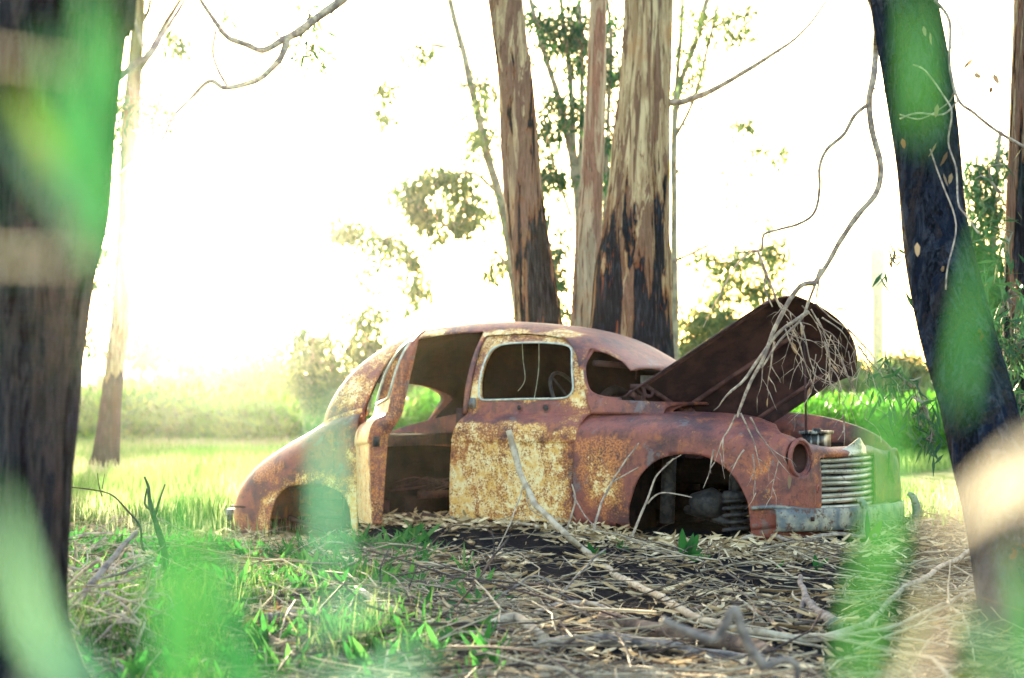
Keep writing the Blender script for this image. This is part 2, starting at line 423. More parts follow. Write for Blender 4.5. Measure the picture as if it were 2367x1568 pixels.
# ================================================================ THE CAR
car = thing('abandoned_car', 'rusted old saloon car shell without wheels, its bonnet up and rear door open', 'car', tuple(CO), -TH)
NEXP = 4.0
ST = np.array([  # u, z top, half width at base, z base
    (-1.39, .50, .30, .44), (-1.365, .62, .46, .44), (-1.325, .78, .61, .44), (-1.25, .95, .70, .46), (-1.12, 1.12, .75, .46),
    (-.93, 1.255, .765, .50), (-.68, 1.35, .78, .755), (-.40, 1.395, .785, .76), (0, 1.415, .785, .76), (.30, 1.393, .785, .76),
    (.56, 1.355, .775, .76), (.80, 1.285, .76, .76), (1.01, 1.178, .735, .76), (1.22, 1.045, .70, .76), (1.42, .90, .66, .755), (1.5, .82, .64, .75)])
def cabin_loft(nu=110, nt=64):
    A = crm(ST, np.linspace(0, len(ST) - 1, nu))
    th = np.linspace(0, math.pi, nt)
    c = np.abs(np.cos(th)); s = np.sin(th)
    r = 1 / (c ** NEXP + s ** NEXP) ** (1 / NEXP)
    yy = -np.cos(th) * r; zz = s * r
    H = np.maximum(A[:, 1] - A[:, 3], .02)[:, None]
    Z = A[:, 3][:, None] + H * zz[None]
    Y = A[:, 2][:, None] * yy[None] * (1 - .17 * np.clip((Z - .76) / .62, 0, 1.1))
    U = np.repeat(A[:, 0][:, None], nt, 1)
    V = np.stack([U, Y, Z], -1).reshape(-1, 3)
    i = np.arange(nu - 1)[:, None] * nt + np.arange(nt - 1)[None]
    return V, np.stack([i, i + 1, i + nt + 1, i + nt], -1).reshape(-1, 4)
def cabin_y(u, z):
    k = np.interp(u, ST[5:, 0], np.arange(5, len(ST))); a = crm(ST, [k])[0]
    zr = np.clip((z - a[3]) / (a[1] - a[3]), 0, .999)
    return -a[2] * (1 - zr ** NEXP) ** (1 / NEXP) * (1 - .17 * np.clip((z - .76) / .62, 0, 1.1))
def low_w(z):
    return np.interp(z, [-.05, 0, .10, .45, .56, .568, .60, .65, .69, .72, .74, .755, .765, .80], [.868, .874, .886, .897, .90, .908, .910, .903, .888, .862, .825, .795, .782, .778])
def side_grid(u0, u1, z0, z1, sgn=-1, nu=60, nz=60):
    zs = np.unique(np.concatenate([np.linspace(z0, z1, nz), [.56, .568]])); us = np.linspace(u0, u1, nu)
    UU, ZZ_ = np.meshgrid(us, zs, indexing='ij')
    Y = low_w(ZZ_) - .03 * np.clip((-UU - .3), 0, 1) ** 2
    V = np.stack([UU, sgn * Y, ZZ_], -1).reshape(-1, 3); n = len(zs)
    i = np.arange(nu - 1)[:, None] * n + np.arange(n - 1)[None]
    F = np.stack([i, i + n, i + n + 1, i + 1], -1).reshape(-1, 4)
    return V, F if sgn < 0 else F[:, ::-1]
def side_y(u, z):
    return np.where(z < .765, low_w(z) - .03 * np.clip(-u - .3, 0, 1) ** 2, [-cabin_y(a, b) if b >= .765 else 0 for a, b in zip(u, z)])
def door_solid(u0, u1, z1, poly, win, inner):
    zs = np.unique(np.concatenate([np.linspace(-.02, z1, 74), [.56, .568]])); us = np.linspace(u0, u1, 50)
    UU, ZZ_ = np.meshgrid(us, zs, indexing='ij'); Y = side_y(UU.ravel(), ZZ_.ravel())
    V = np.stack([UU.ravel(), -Y, ZZ_.ravel()], -1); n = len(zs)
    i = np.arange(49)[:, None] * n + np.arange(n - 1)[None]
    F = np.stack([i, i + n, i + n + 1, i + 1], -1).reshape(-1, 4)
    return carve(V, F, [prism(win, -1.2, -.3)], keep=prism(poly, -1.2, -.3), yoff=inner)
def fender_loft(stn, nu=70, nside=16, nq=14, flange=.22, flip=False):
    """stations: u, y(outer), z top, inward width w, shoulder height h, z bottom. Near side (negative y)"""
    A = crm(stn, np.linspace(0, len(stn) - 1, nu))
    T = np.gradient(A[:, :2], axis=0); T /= np.linalg.norm(T, axis=1)[:, None]
    N = np.stack([T[:, 1], -T[:, 0]], -1)                    # outward for a path running forward on the near side
    if flip: N = -N
    rowsv = []
    for a, n in zip(A, N):
        u, y, zt, w, h, zb = a
        s = np.linspace(0, 1, nside)[:-1]; z = zb + (zt - h - zb) * s; off = .012 * np.sin(s * math.pi) - .03 * np.clip(.25 - s, 0, 1)
        ph = np.linspace(0, math.pi / 2, nq)
        z2 = zt - h + h * np.sin(ph); o2 = -w * (1 - np.cos(ph))
        fz = zt - np.array([.02, .5, 1]) * flange; fo = np.full(3, -w - .004)
        zz = np.concatenate([z, z2, fz]); oo = np.concatenate([off, o2, fo])
        rowsv.append(np.stack([u + n[0] * oo, y + n[1] * oo, zz], -1))
    V = np.array(rowsv); m = V.shape[1]
    i = np.arange(nu - 1)[:, None] * m + np.arange(m - 1)[None]
    F = np.stack([i, i + m, i + m + 1, i + 1], -1).reshape(-1, 4)
    if flip: F = F[:, ::-1]
    return V.reshape(-1, 3), F
def prism(poly, a, b, axis='y'):
    poly = np.asarray(poly, float)
    area = .5 * np.sum(poly[:, 0] * np.roll(poly[:, 1], -1) - np.roll(poly[:, 0], -1) * poly[:, 1])
    if area < 0: poly = poly[::-1]
    n = len(poly)
    if axis == 'y':   # (u,z)
        mk = lambda t: np.stack([poly[:, 0], np.full(n, t), poly[:, 1]], -1); V = np.concatenate([mk(b), mk(a)])
    else:             # (y,z) along x
        mk = lambda t: np.stack([np.full(n, t), poly[:, 0], poly[:, 1]], -1); V = np.concatenate([mk(a), mk(b)])
    F = [list(range(n))[::-1], [n + j for j in range(n)]] + [[j, (j + 1) % n, n + (j + 1) % n, n + j] for j in range(n)]
    me = bpy.data.meshes.new('cutter'); me.from_pydata([tuple(v) for v in V], [], F); me.update()
    bm = bmesh.new(); bm.from_mesh(me); bmesh.ops.recalc_face_normals(bm, faces=bm.faces); bm.to_mesh(me); bm.free()
    return me
def carve(V, F, cuts, thick=.012, keep=None, yoff=None):
    """shell the surface, cut it with prisms, return plain (V,F)"""
    if yoff is not None:                                    # shell made by a straight shift along y
        n = len(V); V2 = V.copy(); V2[:, 1] = V2[:, 1] + yoff if not callable(yoff) else np.maximum(-yoff(V2[:, 2]), V2[:, 1] + .02); F = [list(map(int, f)) for f in F]
        cnt = {}
        for f in F:
            for a, b in zip(f, f[1:] + f[:1]): cnt[(a, b)] = 1
        rim = [(a, b) for (a, b) in cnt if (b, a) not in cnt]
        F = F + [[i + n for i in f[::-1]] for f in F] + [[b, a, a + n, b + n] for a, b in rim]
        V = np.concatenate([V, V2])
    o = new_mesh('tmp', V, F, sm=True)
    if yoff is not None:
        bm = bmesh.new(); bm.from_mesh(o.data); bmesh.ops.recalc_face_normals(bm, faces=bm.faces); bm.to_mesh(o.data); bm.free()
    else:
        s = o.modifiers.new('s', 'SOLIDIFY'); s.thickness = thick; s.offset = -1; s.use_even_offset = False
    tmp = []
    for op, me in ([('INTERSECT', keep)] if keep else []) + [('DIFFERENCE', c) for c in cuts]:
        c = bpy.data.objects.new('c', me); COL.objects.link(c); tmp.append(c)
        b = o.modifiers.new('b', 'BOOLEAN'); b.object = c; b.operation = op; b.solver = 'EXACT'
    dg = bpy.context.evaluated_depsgraph_get(); dg.update()
    e = o.evaluated_get(dg); me = bpy.data.meshes.new_from_object(e)
    Vo = np.array([v.co[:] for v in me.vertices]).reshape(-1, 3); Fo = [list(p.vertices) for p in me.polygons]
    for c in tmp: bpy.data.objects.remove(c)
    bpy.data.objects.remove(o); bpy.data.meshes.remove(me)
    return Vo, Fo
def blob(V, c, r): return np.exp(-(((V - np.array(c)) / np.array(r)) ** 2).sum(1))
def paint_fn(V, kind):
    V = V + (np.stack([vn(V, 9, 51, 2), V[:, 0] * 0 + .5, vn(V, 9, 52, 2)], -1) - .5) * .16; u, y, z = V.T; n = vn(V, 5, 41, 3) - .5; near = (y < -.3) * 1.0
    p = np.full(len(V), .12); o = np.full(len(V), .12)
    if kind == 'cabin':
        p = .16 + .62 * blob(V, (-1.0, -.7, .92), (.26, .5, .16)) + .45 * blob(V, (-.78, -.7, 1.2), (.2, .4, .12)) + .5 * np.clip(sst(z, 1.29, 1.31) * (1 - sst(z, 1.345, 1.36)) * near, 0, 1) * (u < .9) + .62 * blob(V, (.93, -.65, 1.0), (.07, .3, .2)) + .3 * blob(V, (-.6, -.6, 1.3), (.5, .3, .1))
        o = .10 + .2 * blob(V, (.95, -.6, 1.1), (.3, .3, .3))
    if kind == 'front_door':
        low = 1 - sst(z, .55, .58); band = sst(z, .56, .575) * (1 - sst(z, .66, .70))
        edge = 1 - sst(u, .02, .16) * (1 - sst(u, .80, .95)) * .55
        p = low * (.70 - .28 * sst(u, .78, .95) + .25 * n - .14 * (1 - sst(u, .0, .2)) * sst(z, .25, .5)) + band * (.58 + n * .7) + (1 - low) * (1 - band) * .14
        fr = sst(z, .84, .88); p = p + fr * (.42 + n * .5) + .60 * blob(V, (.92, -.8, .82), (.09, .4, .12)) + .5 * blob(V, (.06, -.8, .84), (.08, .4, .1))
        o = .15 + .3 * low
    if kind == 'open_door':
        p = .80 + n * .3 - .35 * sst(z, .62, .68) * (1 - sst(z, .74, .78)) - .45 * sst(u, -.12, -.05) - .35 * sst(z, .80, .86); o = .3 + .2 * sst(u, -.12, -.05)
    if kind == 'front_fender':
        p = .10 + .52 * blob(V, (1.22, -.9, .28), (.12, .3, .18)) + .25 * blob(V, (1.1, -.9, .45), (.12, .3, .12)) + .2 * blob(V, (2.3, -.9, .25), (.1, .3, .12))
        o = .05 + .75 * blob(V, (1.12, -.9, .42), (.2, .3, .22)) + .45 * blob(V, (1.3, -.9, .15), (.2, .3, .25)) + .34 * np.exp(-((np.sqrt(((u - 2.26) / 1.0) ** 2 + ((z - .54) / 1.2) ** 2) - .12) / .035) ** 2) * near * (z < .66 ) + .30 * blob(V, (1.4, -.9, .55), (.3, .3, .08)) + .3 * blob(V, (2.3, -.9, .3), (.15, .3, .2))
    if kind == 'rear_fender':
        arch = np.abs(np.sqrt(((u + 1.25) / .42) ** 2 + ((z + .12) / .42) ** 2) - 1)
        p = .14 + .42 * np.exp(-(arch / .14) ** 2) * near + .55 * blob(V, (-.86, -.9, .2), (.08, .3, .4)) + .3 * blob(V, (-1.9, -.8, -.1), (.2, .3, .15))
        o = .04 + .85 * blob(V, (-1.66, -.85, .35), (.2, .3, .09)) + .25 * blob(V, (-1.75, -.85, .25), (.1, .3, .1))
    if kind == 'nose': p = .10 + .1 * n; o = .30 + n * .5 + .2 * blob(V, (2.6, -.4, .5), (.2, .3, .1))
    if kind == 'rail': p = .62 + n * .4
    return {'paint': np.clip(p, 0, 1), 'orange': np.clip(o, 0, 1)}
def cpart(name, VF, kind, parent=None, mat=None):
    V, F = VF
    return new_mesh(name, V, F, mat or M['rust'], parent or car, attrs=paint_fn(np.asarray(V, float), kind))

DOOR_F = smooth([(-.05, .03), (-.045, .30), (-.02, .58), (.035, .76), (.045, .93), (.055, 1.12), (.065, 1.275), (.10, 1.308), (.40, 1.312), (.60, 1.290), (.70, 1.258), (.80, 1.175), (.855, 1.09), (.915, .96), (.98, .80), (.995, .74), (.975, .60), (.945, .40), (.935, .03)], 4)
WIN_F = smooth([(.118, .90), (.108, 1.02), (.130, 1.165), (.175, 1.228), (.27, 1.252), (.47, 1.258), (.66, 1.245), (.75, 1.212), (.795, 1.13), (.835, 1.00), (.848, .93), (.825, .885), (.76, .866), (.5, .862), (.2, .855), (.14, .862)], 4, True)
DOOR_R = smooth([(-.84, .0), (-.84, .45), (-.86, .74), (-.82, .92), (-.72, 1.14), (-.60, 1.265), (-.45, 1.315), (-.2, 1.335), (-.05, 1.338), (.025, 1.325), (.015, 1.12), (-.0, .93), (.0, .76), (-.03, .5), (-.03, .0)], 4)
def grow(p, d):
    c = p.mean(0); v = p - c; return c + v * (1 + d / np.linalg.norm(v, axis=1)[:, None])
SCREEN = [(.872, 1.208), (.89, 1.10), (.925, .985), (.975, .905), (1.06, .868), (1.20, .855), (1.52, .84), (1.7, .84), (1.7, 1.5), (1.185, 1.5), (1.18, 1.055), (1.10, 1.115), (1.0, 1.168), (.93, 1.195), (.89, 1.208)]
REARWIN = smooth([(-.50, .62), (.50, .60), (.655, .65), (.71, .78), (.67, .91), (.46, .975), (0, .985), (-.42, .975), (-.58, .90), (-.62, .76), (-.59, .66)], 5, True)
Vc, Fc = cabin_loft()
cab = carve(Vc, Fc, [prism(grow(DOOR_F, .006), -1.2, -.3), prism(DOOR_R, -1.2, -.3), prism(SCREEN, -1.2, 1.2), prism(REARWIN, -3, -.95, 'x')], .014)
cpart('body_shell', cab, 'cabin')
# front door
Vd, Fd = door_solid(-.15, 1.10, 1.345, DOOR_F, WIN_F, .035)
fd = cpart('front_door', (Vd, Fd), 'front_door')
mb = MB(); pp = np.array([(u, cabin_y(u, z) - .006, z) for u, z in np.vstack([WIN_F, WIN_F[:1]])]); mb.tube(pp, .0075, 6, cap=False); mb.build('window_trim', M['trim'], fd)
for u_, r_ in ((.455, .020), (.66, .027)):          # rusted holes of the lost handle, a black disc for the shade inside
    mb = MB(); yy = cabin_y(u_, .80) - .004
    a = np.linspace(0, 2 * math.pi, 17); mb.tube(np.stack([u_ + r_ * np.cos(a), np.full(17, yy), .80 + r_ * np.sin(a)], -1), .006, 6, cap=False)
    mb.build('handle_ring', M['rust'], fd)
    mb = MB(); mb.tube([(u_, yy + .004, .80), (u_, yy - .004, .80)], r_ * .8, 14); mb.build('hole_shade_disc', M['black_metal'], fd)
mb = MB(); mb.tube([(.075, -.775, .80), (.078, -.787, .83), (.08, -.785, .87)], [.022, .028, .018], 8, rough=.5, seed=3); mb.build('lock_patch', M['bumper'], fd)
# doors of the far side: closed, seen only from inside
mb = MB()
Vf, Ff = side_grid(-.95, 1.15, 0, .80, 1); f2 = carve(Vf, Ff, [], .03)
new_mesh('far_door_panel', f2[0], f2[1], M['interior'], car)
# near-black lining added inside roof and far side so the inside reads dark
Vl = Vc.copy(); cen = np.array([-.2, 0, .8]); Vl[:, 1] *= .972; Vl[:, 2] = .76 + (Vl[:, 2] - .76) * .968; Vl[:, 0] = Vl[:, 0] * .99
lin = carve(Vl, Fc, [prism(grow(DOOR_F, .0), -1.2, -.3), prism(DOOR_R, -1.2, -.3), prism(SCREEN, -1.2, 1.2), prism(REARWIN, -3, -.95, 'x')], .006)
new_mesh('dark_lining', lin[0], lin[1], M['interior'], car)
# windscreen frame lip and centre strut
mb = MB(); loop = [(.878, 1.21), (.893, 1.10), (.93, .985), (.98, .908), (1.07, .872), (1.20, .858)]
for sgn in (1, -1):
    q = smooth([(u, sgn * cabin_y(u, z) * -1 * -1 if sgn > 0 else -cabin_y(u, z), z) for u, z in loop], 5)
    mb.tube(q, .012, 6)
k_ = [(.885, cabin_y(.885, 1.20), 1.202)] + [(u, cabin_y(u, z), z) for u, z in ((.93, 1.195), (.965, 1.182), (1.0, 1.166))] + [(1.10, -.33, 1.112), (1.15, -.2, 1.083)]
k_ = [(a, b, c - .002) for a, b, c in k_]
mb.tube(smooth(k_ + [(1.18, 0, 1.068)] + [(a, -b, c) for a, b, c in k_[::-1]], 5), .009, 6)
mb.build('windscreen_frame', M['rust'], car)
mb = MB(); mb.tube([(1.18, 0, 1.06), (1.36, 0, .92), (1.42, 0, .86)], .013, 6); mb.build('windscreen_strut', M['dark_rust'], car)
# header rail inside, cowl and scuttle
mb = MB(); mb.tube(smooth([(.90, -.52, 1.11), (.98, -.3, 1.10), (1.02, 0, 1.09), (.98, .3, 1.10), (.90, .52, 1.11)], 4), .022, 6); mb.build('header_rail', M['dark_rust'], car)
us = np.linspace(0, 1, 14); vs = np.linspace(-1, 1, 25); Vw = []
for a in us:
    for b in vs:
        hw = .73 - .10 * a; Vw.append((1.04 + .46 * a - .25 * abs(b) ** 3 * (1 - a) * .5 , b * hw, .865 - .035 * a - .10 * abs(b) ** 4 - .02 * (1 - a) ** 3))
Vw = np.array(Vw); i = np.arange(13)[:, None] * 25 + np.arange(24)[None]
cowl = carve(Vw, np.stack([i, i + 25, i + 26, i + 1], -1).reshape(-1, 4), [], .01)
cpart('cowl', cowl, 'nose')
# ---- fenders
FS = [(.955, -.905, .762, .40, .13, .02), (1.3, -.915, .775, .42, .15, .01), (1.75, -.93, .775, .42, .17, .01), (2.1, -.925, .752, .40, .19, .01), (2.32, -.895, .712, .32, .19, .03),
      (2.465, -.835, .668, .21, .17, .05), (2.53, -.71, .628, .15, .13, .05), (2.555, -.59, .590, .12, .08, .05), (2.59, -.44, .560, .10, .05, .05), (2.62, -.25, .545, .10, .04, .05), (2.635, 0, .545, .10, .04, .05)]
FS = np.array(FS)
FARCH = smooth([(1.375, -.3), (1.378, .08), (1.40, .20), (1.47, .355), (1.60, .462), (1.79, .503), (1.97, .480), (2.12, .39), (2.215, .25), (2.245, .12), (2.25, -.3)], 5)
HLC = (2.50, -.725, .480)
def disc(c, r, n=28, sy=1, sz=1): a = np.linspace(0, 2 * math.pi, n, endpoint=False); return np.stack([c[0] + sy * r * np.cos(a), c[1] + sz * r * np.sin(a)], -1)
def mirror(VF): V, F = VF; V = V.copy(); V[:, 1] *= -1; return V, [f[::-1] for f in F]
A_full = crm(FS, np.linspace(0, 10, 101)); 
Vq, Fq = fender_loft(A_full[:71:2], 90); ff = carve(Vq, Fq, [prism(FARCH, -1.3, -.62), prism(disc((HLC[1], HLC[2]), .112), 2.30, 3, 'x')], .010)
Vn, Fn = fender_loft(A_full[68:101:2], 40)
nose_l = carve(Vn, Fn, [prism([(-.53, .48), (-.53, .11), (.2, .11), (.2, .48)], 2.3, 3, 'x')], .010)
A_far = A_full.copy(); bl = np.exp(-((np.arange(101) - 58) / 13.) ** 2); A_far[:, 0] += .11 * bl; A_far[:, 1] -= .04 * bl; A_far[:, 2] -= .12 * np.exp(-((np.arange(101) - 60) / 14.) ** 2); A_far[:, 3] *= 1 - .45 * bl; A_far[:, 4] += .03 * bl
Vq, Fq = fender_loft(A_far[:71:2], 90); ff_far = carve(Vq, Fq, [prism(FARCH, -1.3, -.62), prism(disc((HLC[1] - .02, HLC[2] - .09), .106, 26), 2.42, 3, 'x')], .010)
if len(ff_far[0]) < 2000: ff_far = carve(Vq, Fq, [prism(FARCH, -1.3, -.62)], .010)
Vn, Fn = fender_loft(A_far[68:101:2], 40)
nose_far = carve(Vn, Fn, [prism([(-.34, .48), (-.34, .11), (.2, .11), (.2, .48)], 2.3, 3, 'x')], .010)
for side in (0, 1):
    m_ = (lambda x: x) if side == 0 else mirror
    cpart('front_fender', m_([ff, ff_far][side]), 'front_fender')
    cpart('nose_panel', m_([nose_l, nose_far][side]), 'nose')
    sg = -1 if side == 0 else 1
    mb = MB(); a = np.linspace(0, 2 * math.pi, 33)       # headlamp rim and empty bowl
    tilt = .16
    def hl(rr, dx): return np.stack([HLC[0] + side * .10 + dx + .0 * a + (-tilt * 0) + .16 * rr * np.cos(a), sg * (-HLC[1]) - sg * rr * np.cos(a) * 1.0 * (1 if 1 else 0) , HLC[2] - side * .09 + rr * np.sin(a)], -1)
    mb.tube(hl(.118, .014), .015, 8, cap=False); mb.tube(hl(.101, .010), .008, 6, cap=False)
    hd = mb.build('headlight_rim', M['rust'], car)
    prof = [(.112, .01), (.105, -.03), (.085, -.09), (.05, -.13), (.0005, -.145)]
    Vb = np.concatenate([hl(r_, d_)[:-1] for r_, d_ in prof]); n = 32
    Fb = [[k * n + j, k * n + (j + 1) % n, (k + 1) * n + (j + 1) % n, (k + 1) * n + j] for k in range(len(prof) - 1) for j in range(n)]
    new_mesh('headlight_bowl', Vb, Fb, M['dark_rust'], hd)
    mb = MB(); mb.tube(np.stack([2.60 + .0 * a, sg * .64 + .018 * np.cos(a), .285 + .022 * np.sin(a)], -1), .007, 6, cap=False); mb.tube([(2.59, sg * .64, .285), (2.60, sg * .64, .285)], .014, 12); mb.build('side_lamp_socket', M['rust'], car)
RS = np.array([(-.845, -.875, .772, .11, .10, -.10), (-1.0, -.89, .750, .15, .13, -.17), (-1.2, -.90, .705, .24, .18, -.19), (-1.45, -.90, .625, .40, .24, -.19), (-1.71, -.885, .515, .38, .27, -.19), (-1.94, -.84, .385, .30, .27, -.19), (-2.08, -.74, .265, .22, .24, -.19), (-2.17, -.58, .19, .20, .22, -.19), (-2.21, -.35, .16, .20, .22, -.19), (-2.22, 0, .16, .2, .22, -.19)])
RARCH = smooth([(-1.625, -.4), (-1.62, -.10), (-1.595, .04), (-1.53, .16), (-1.43, .222), (-1.27, .24), (-1.11, .235), (-.98, .19), (-.915, .10), (-.895, -.02), (-.89, -.4)], 5)
Vq, Fq = fender_loft(RS[::1][::-1][::-1], 90, flip=False)
V2 = Vq.copy()
# path runs backward, so the outward side is the other one
Vq, Fq = fender_loft(RS, 90, flip=True)
rf = carve(Vq, Fq, [prism(RARCH, -1.3, -.55)], .010)
for side in (0, 1):
    cpart('rear_fender', rf if side == 0 else mirror(rf), 'rear_fender')
mb = MB()
for sg in (-1, 1):
    q = crm(RS, np.linspace(4.6, 8.9, 30)); mb.tube(np.stack([q[:, 0] - .004, sg * -q[:, 1] * -1 * (1 if sg > 0 else 1) if False else sg * np.abs(q[:, 1]) , np.full(30, .058)], -1) * np.array([1.004, 1.006, 1]), .007, 5)
mb.build('fender_seam', M['dark_rust'], car)
# boot deck and cabin foot between the fenders
Vt = []; us = np.linspace(0, 1, 26); vs = np.linspace(-1, 1, 25)
pr = crm([(-1.0, .52), (-1.25, .58), (-1.5, .56), (-1.75, .46), (-2.0, .32), (-2.22, .05), (-2.24, -.18)], np.linspace(0, 6, 26))
for p in pr:
    for b in vs: Vt.append((p[0] + .10 * abs(b) ** 3, b * .60, p[1] - .03 * abs(b) ** 3))
i = np.arange(25)[:, None] * 25 + np.arange(24)[None]
cpart('boot_lid', carve(np.array(Vt), np.stack([i, i + 1, i + 26, i + 25], -1).reshape(-1, 4), [], .01), 'nose')
# ledge where cabin meets the rear fender
mb = MB(); mb.tube(smooth([(-.87, -.77, .765), (-1.05, -.74, .73), (-1.25, -.67, .67), (-1.40, -.56, .60), (-1.5, -.42, .55)], 5), .042, 12, sq=-.3); 
cpart('quarter_ledge', (np.concatenate(mb.v), mb.f), 'rail')
# ---- open rear door, hinged at its rear edge
hx, ang = (-.835, -.865), R(47)
def swing(V):
    V = V.copy(); dx = V[:, 0] - hx[0]; dy = V[:, 1] - hx[1]
    c, s = math.cos(-ang), math.sin(-ang)
    x = dx * c - dy * s; y = dx * s + dy * c
    V[:, 0] = hx[0] + x; V[:, 1] = hx[1] + y; V[:, 2] += .05 * np.clip(dx, 0, 1) - .04
    return V
DR = grow(DOOR_R, -.012)
WIN_R = smooth([(-.70, .88), (-.66, 1.02), (-.58, 1.15), (-.46, 1.235), (-.25, 1.262), (-.10, 1.262), (-.05, 1.24), (-.045, 1.15), (-.06, .98), (-.08, .90), (-.14, .87), (-.4, .86), (-.64, .855)], 4, True)
Vr, Fr = door_solid(-.95, .20, 1.36, DR, WIN_R, lambda z: np.interp(z, [0, .6, .76, 1.3], [.815, .775, .68, .565]))
at_ = paint_fn(Vr, 'open_door'); rd = new_mesh('rear_door', swing(Vr), Fr, M['rust'], car, attrs=at_)
rd['label'] = 'open rear door flaking cream paint'
mb = MB(); pp = np.array([(u, cabin_y(u, z) - .005, z) for u, z in np.vstack([WIN_R, WIN_R[:1]])]); mb.tube(swing(pp), .010, 6, cap=False); mb.build('window_trim', M['trim'], rd)
mb = MB(); pts = swing(np.array([(-.005, -.86, .60), (-.005, -.86, .54)])); mb.box(pts.mean(0), (.02, .05, .07)); mb.build('door_latch', M['black_metal'], rd)
# ---- sill, floor, seat frame, firewall, dash
mb = MB(); mb.box((.05, -.80, .015), (2.0, .13, .07)); mb.box((.05, .80, .0), (2.0, .13, .07)); mb.box((-.02, -.78, .42), (.05, .05, .76)); mb.build('sill', M['dark_rust'], car)
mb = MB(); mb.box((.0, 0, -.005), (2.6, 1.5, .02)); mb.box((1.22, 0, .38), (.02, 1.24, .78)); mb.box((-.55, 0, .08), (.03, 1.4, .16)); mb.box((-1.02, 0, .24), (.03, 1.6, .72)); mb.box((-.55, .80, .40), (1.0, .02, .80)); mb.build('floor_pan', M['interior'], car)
mb = MB(); mb.box((-.93, .05, .555), (.05, 1.5, .085)); mb.box((-.45, 0, .17), (.05, 1.3, .05)); mb.box((-.42, .3, .08), (.06, .06, .14)); mb.build('seat_crossbar', M['dark_rust'], car)
mb = MB(); r = np.random.default_rng(3)
for k in range(26):
    c = np.array([-.45 + r.uniform(-.25, .2), r.uniform(-.6, .5), .22 + r.uniform(-.03, .04)]); a = r.uniform(0, 6.28); L = r.uniform(.15, .4)
    d = np.array([math.cos(a), math.sin(a), 0]); w = np.array([-d[1], d[0], 0])
    mb.tube(smooth([c - d * L, c - d * L * .3 + w * r.uniform(-.08, .08) + [0, 0, .04], c + d * L * .3 + w * r.uniform(-.08, .08), c + d * L - [0, 0, .03]], 4), .004, 4)
mb.build('seat_springs', M['bonnet'], car)
mb = MB(); a = np.linspace(0, 2 * math.pi, 41); ctr = np.array([.60, -.34, .865]); ux = np.array([0, 1, 0]); uz = np.array([-.45, 0, .89])
mb.tube(ctr + .205 * (np.cos(a)[:, None] * ux + np.sin(a)[:, None] * uz), .013, 8, cap=False)
mb.tube([ctr + [.02, 0, -.02], (1.15, -.36, .62)], .018, 8)
for t_ in (0, 2.1, 4.2): mb.tube([ctr + [.02, 0, -.02], ctr + .2 * (math.cos(t_) * ux + math.sin(t_) * uz)], .007, 5)
mb.build('steering_wheel', M['black_metal'], car)
mb = MB(); mb.box((1.10, 0, .80), (.16, 1.3, .16)); mb.tube(smooth([(1.0, -.6, .86), (.98, -.36, .93), (1.0, -.1, .86)], 5), .03, 8); mb.build('dashboard', M['interior'], car)
mb = MB(); mb.box((1.02, .1, .955), (.02, .26, .15)); g_ = mb.build('instrument_glass', M['glass'], car)
mb = MB(); mb.tube(smooth([(.28, -.45, 1.33), (.29, -.45, 1.15), (.30, -.44, 1.0), (.22, -.4, .92)], 5), .0025, 4); mb.tube(smooth([(.42, -.45, 1.33), (.42, -.45, 1.1), (.40, -.45, .95), (.37, -.45, .82)], 5), .0025, 4); mb.build('hanging_wire', M['trim'], car)
mb = MB(); mb.tube(smooth([(1.06, -.12, 1.12), (1.05, -.16, 1.11), (1.05, -.17, 1.06), (1.04, -.16, 1.0)], 5), .006, 5); mb.build('bent_mirror_arm', M['bonnet'], car)
# ---- bonnet, torn loose and propped up with its far side dropped
Apt, Bpt, Cpt, Dpt = map(np.array, [(1.05, -.50, .90), (2.28, -.44, 1.61), (2.46, .36, 1.10), (1.17, .36, .33)])
nu_, nv_ = 40, 30; Vb = []; 
nrm = np.cross(Bpt - Apt, Dpt - Apt); nrm /= np.linalg.norm(nrm)
if nrm[2] < 0: nrm = -nrm
ax = (Bpt - Apt) / np.linalg.norm(Bpt - Apt)
for a in np.linspace(0, 1, nu_):
    for b in np.linspace(0, 1, nv_):
        p = (1 - a) * (1 - b) * Apt + a * (1 - b) * Bpt + a * b * Cpt + (1 - a) * b * Dpt
        crown = .085 * (1 - (2 * b - 1) ** 2) ** .8
        p = p + nrm * (crown - .04 * (1 - a))
        t_ = np.clip((a - .80) / .20, 0, 1); bb = (1 - (2 * b - 1) ** 2)
        p = p + ax * (.17 * bb * t_ ** 1.2) - nrm * (.20 * t_ ** 2.2 * (.35 + .65 * bb))
        e = np.clip((.05 - min(b, 1 - b)) / .05, 0, 1); p = p - nrm * .035 * e
        Vb.append(p)
i = np.arange(nu_ - 1)[:, None] * nv_ + np.arange(nv_ - 1)[None]
bon = carve(np.array(Vb), np.stack([i, i + nv_, i + nv_ + 1, i + 1], -1).reshape(-1, 4), [], .012)
bn = new_mesh('bonnet', bon[0], bon[1], M['bonnet'], car)
def bp(a, b, off=-.015):
    p = (1 - a) * (1 - b) * Apt + a * (1 - b) * Bpt + a * b * Cpt + (1 - a) * b * Dpt
    return p + nrm * (.085 * (1 - (2 * b - 1) ** 2) ** .8 - .04 * (1 - a) + off)
mb = MB()
mb.tube([bp(t, .5, -.02) for t in np.linspace(.05, .9, 12)], .014, 6, sq=.3)
mb.tube([bp(t, .93, -.01) for t in np.linspace(.05, .85, 12)], .016, 6)
mb.tube([bp(t, .07, -.01) for t in np.linspace(.02, .9, 12)], .016, 6)
mb.tube(smooth([bp(.08, .03, -.03), bp(.10, .3, -.04), bp(.13, .5, -.06), bp(.16, .55, -.02), bp(.17, .95, -.03)], 5), .024, 8)
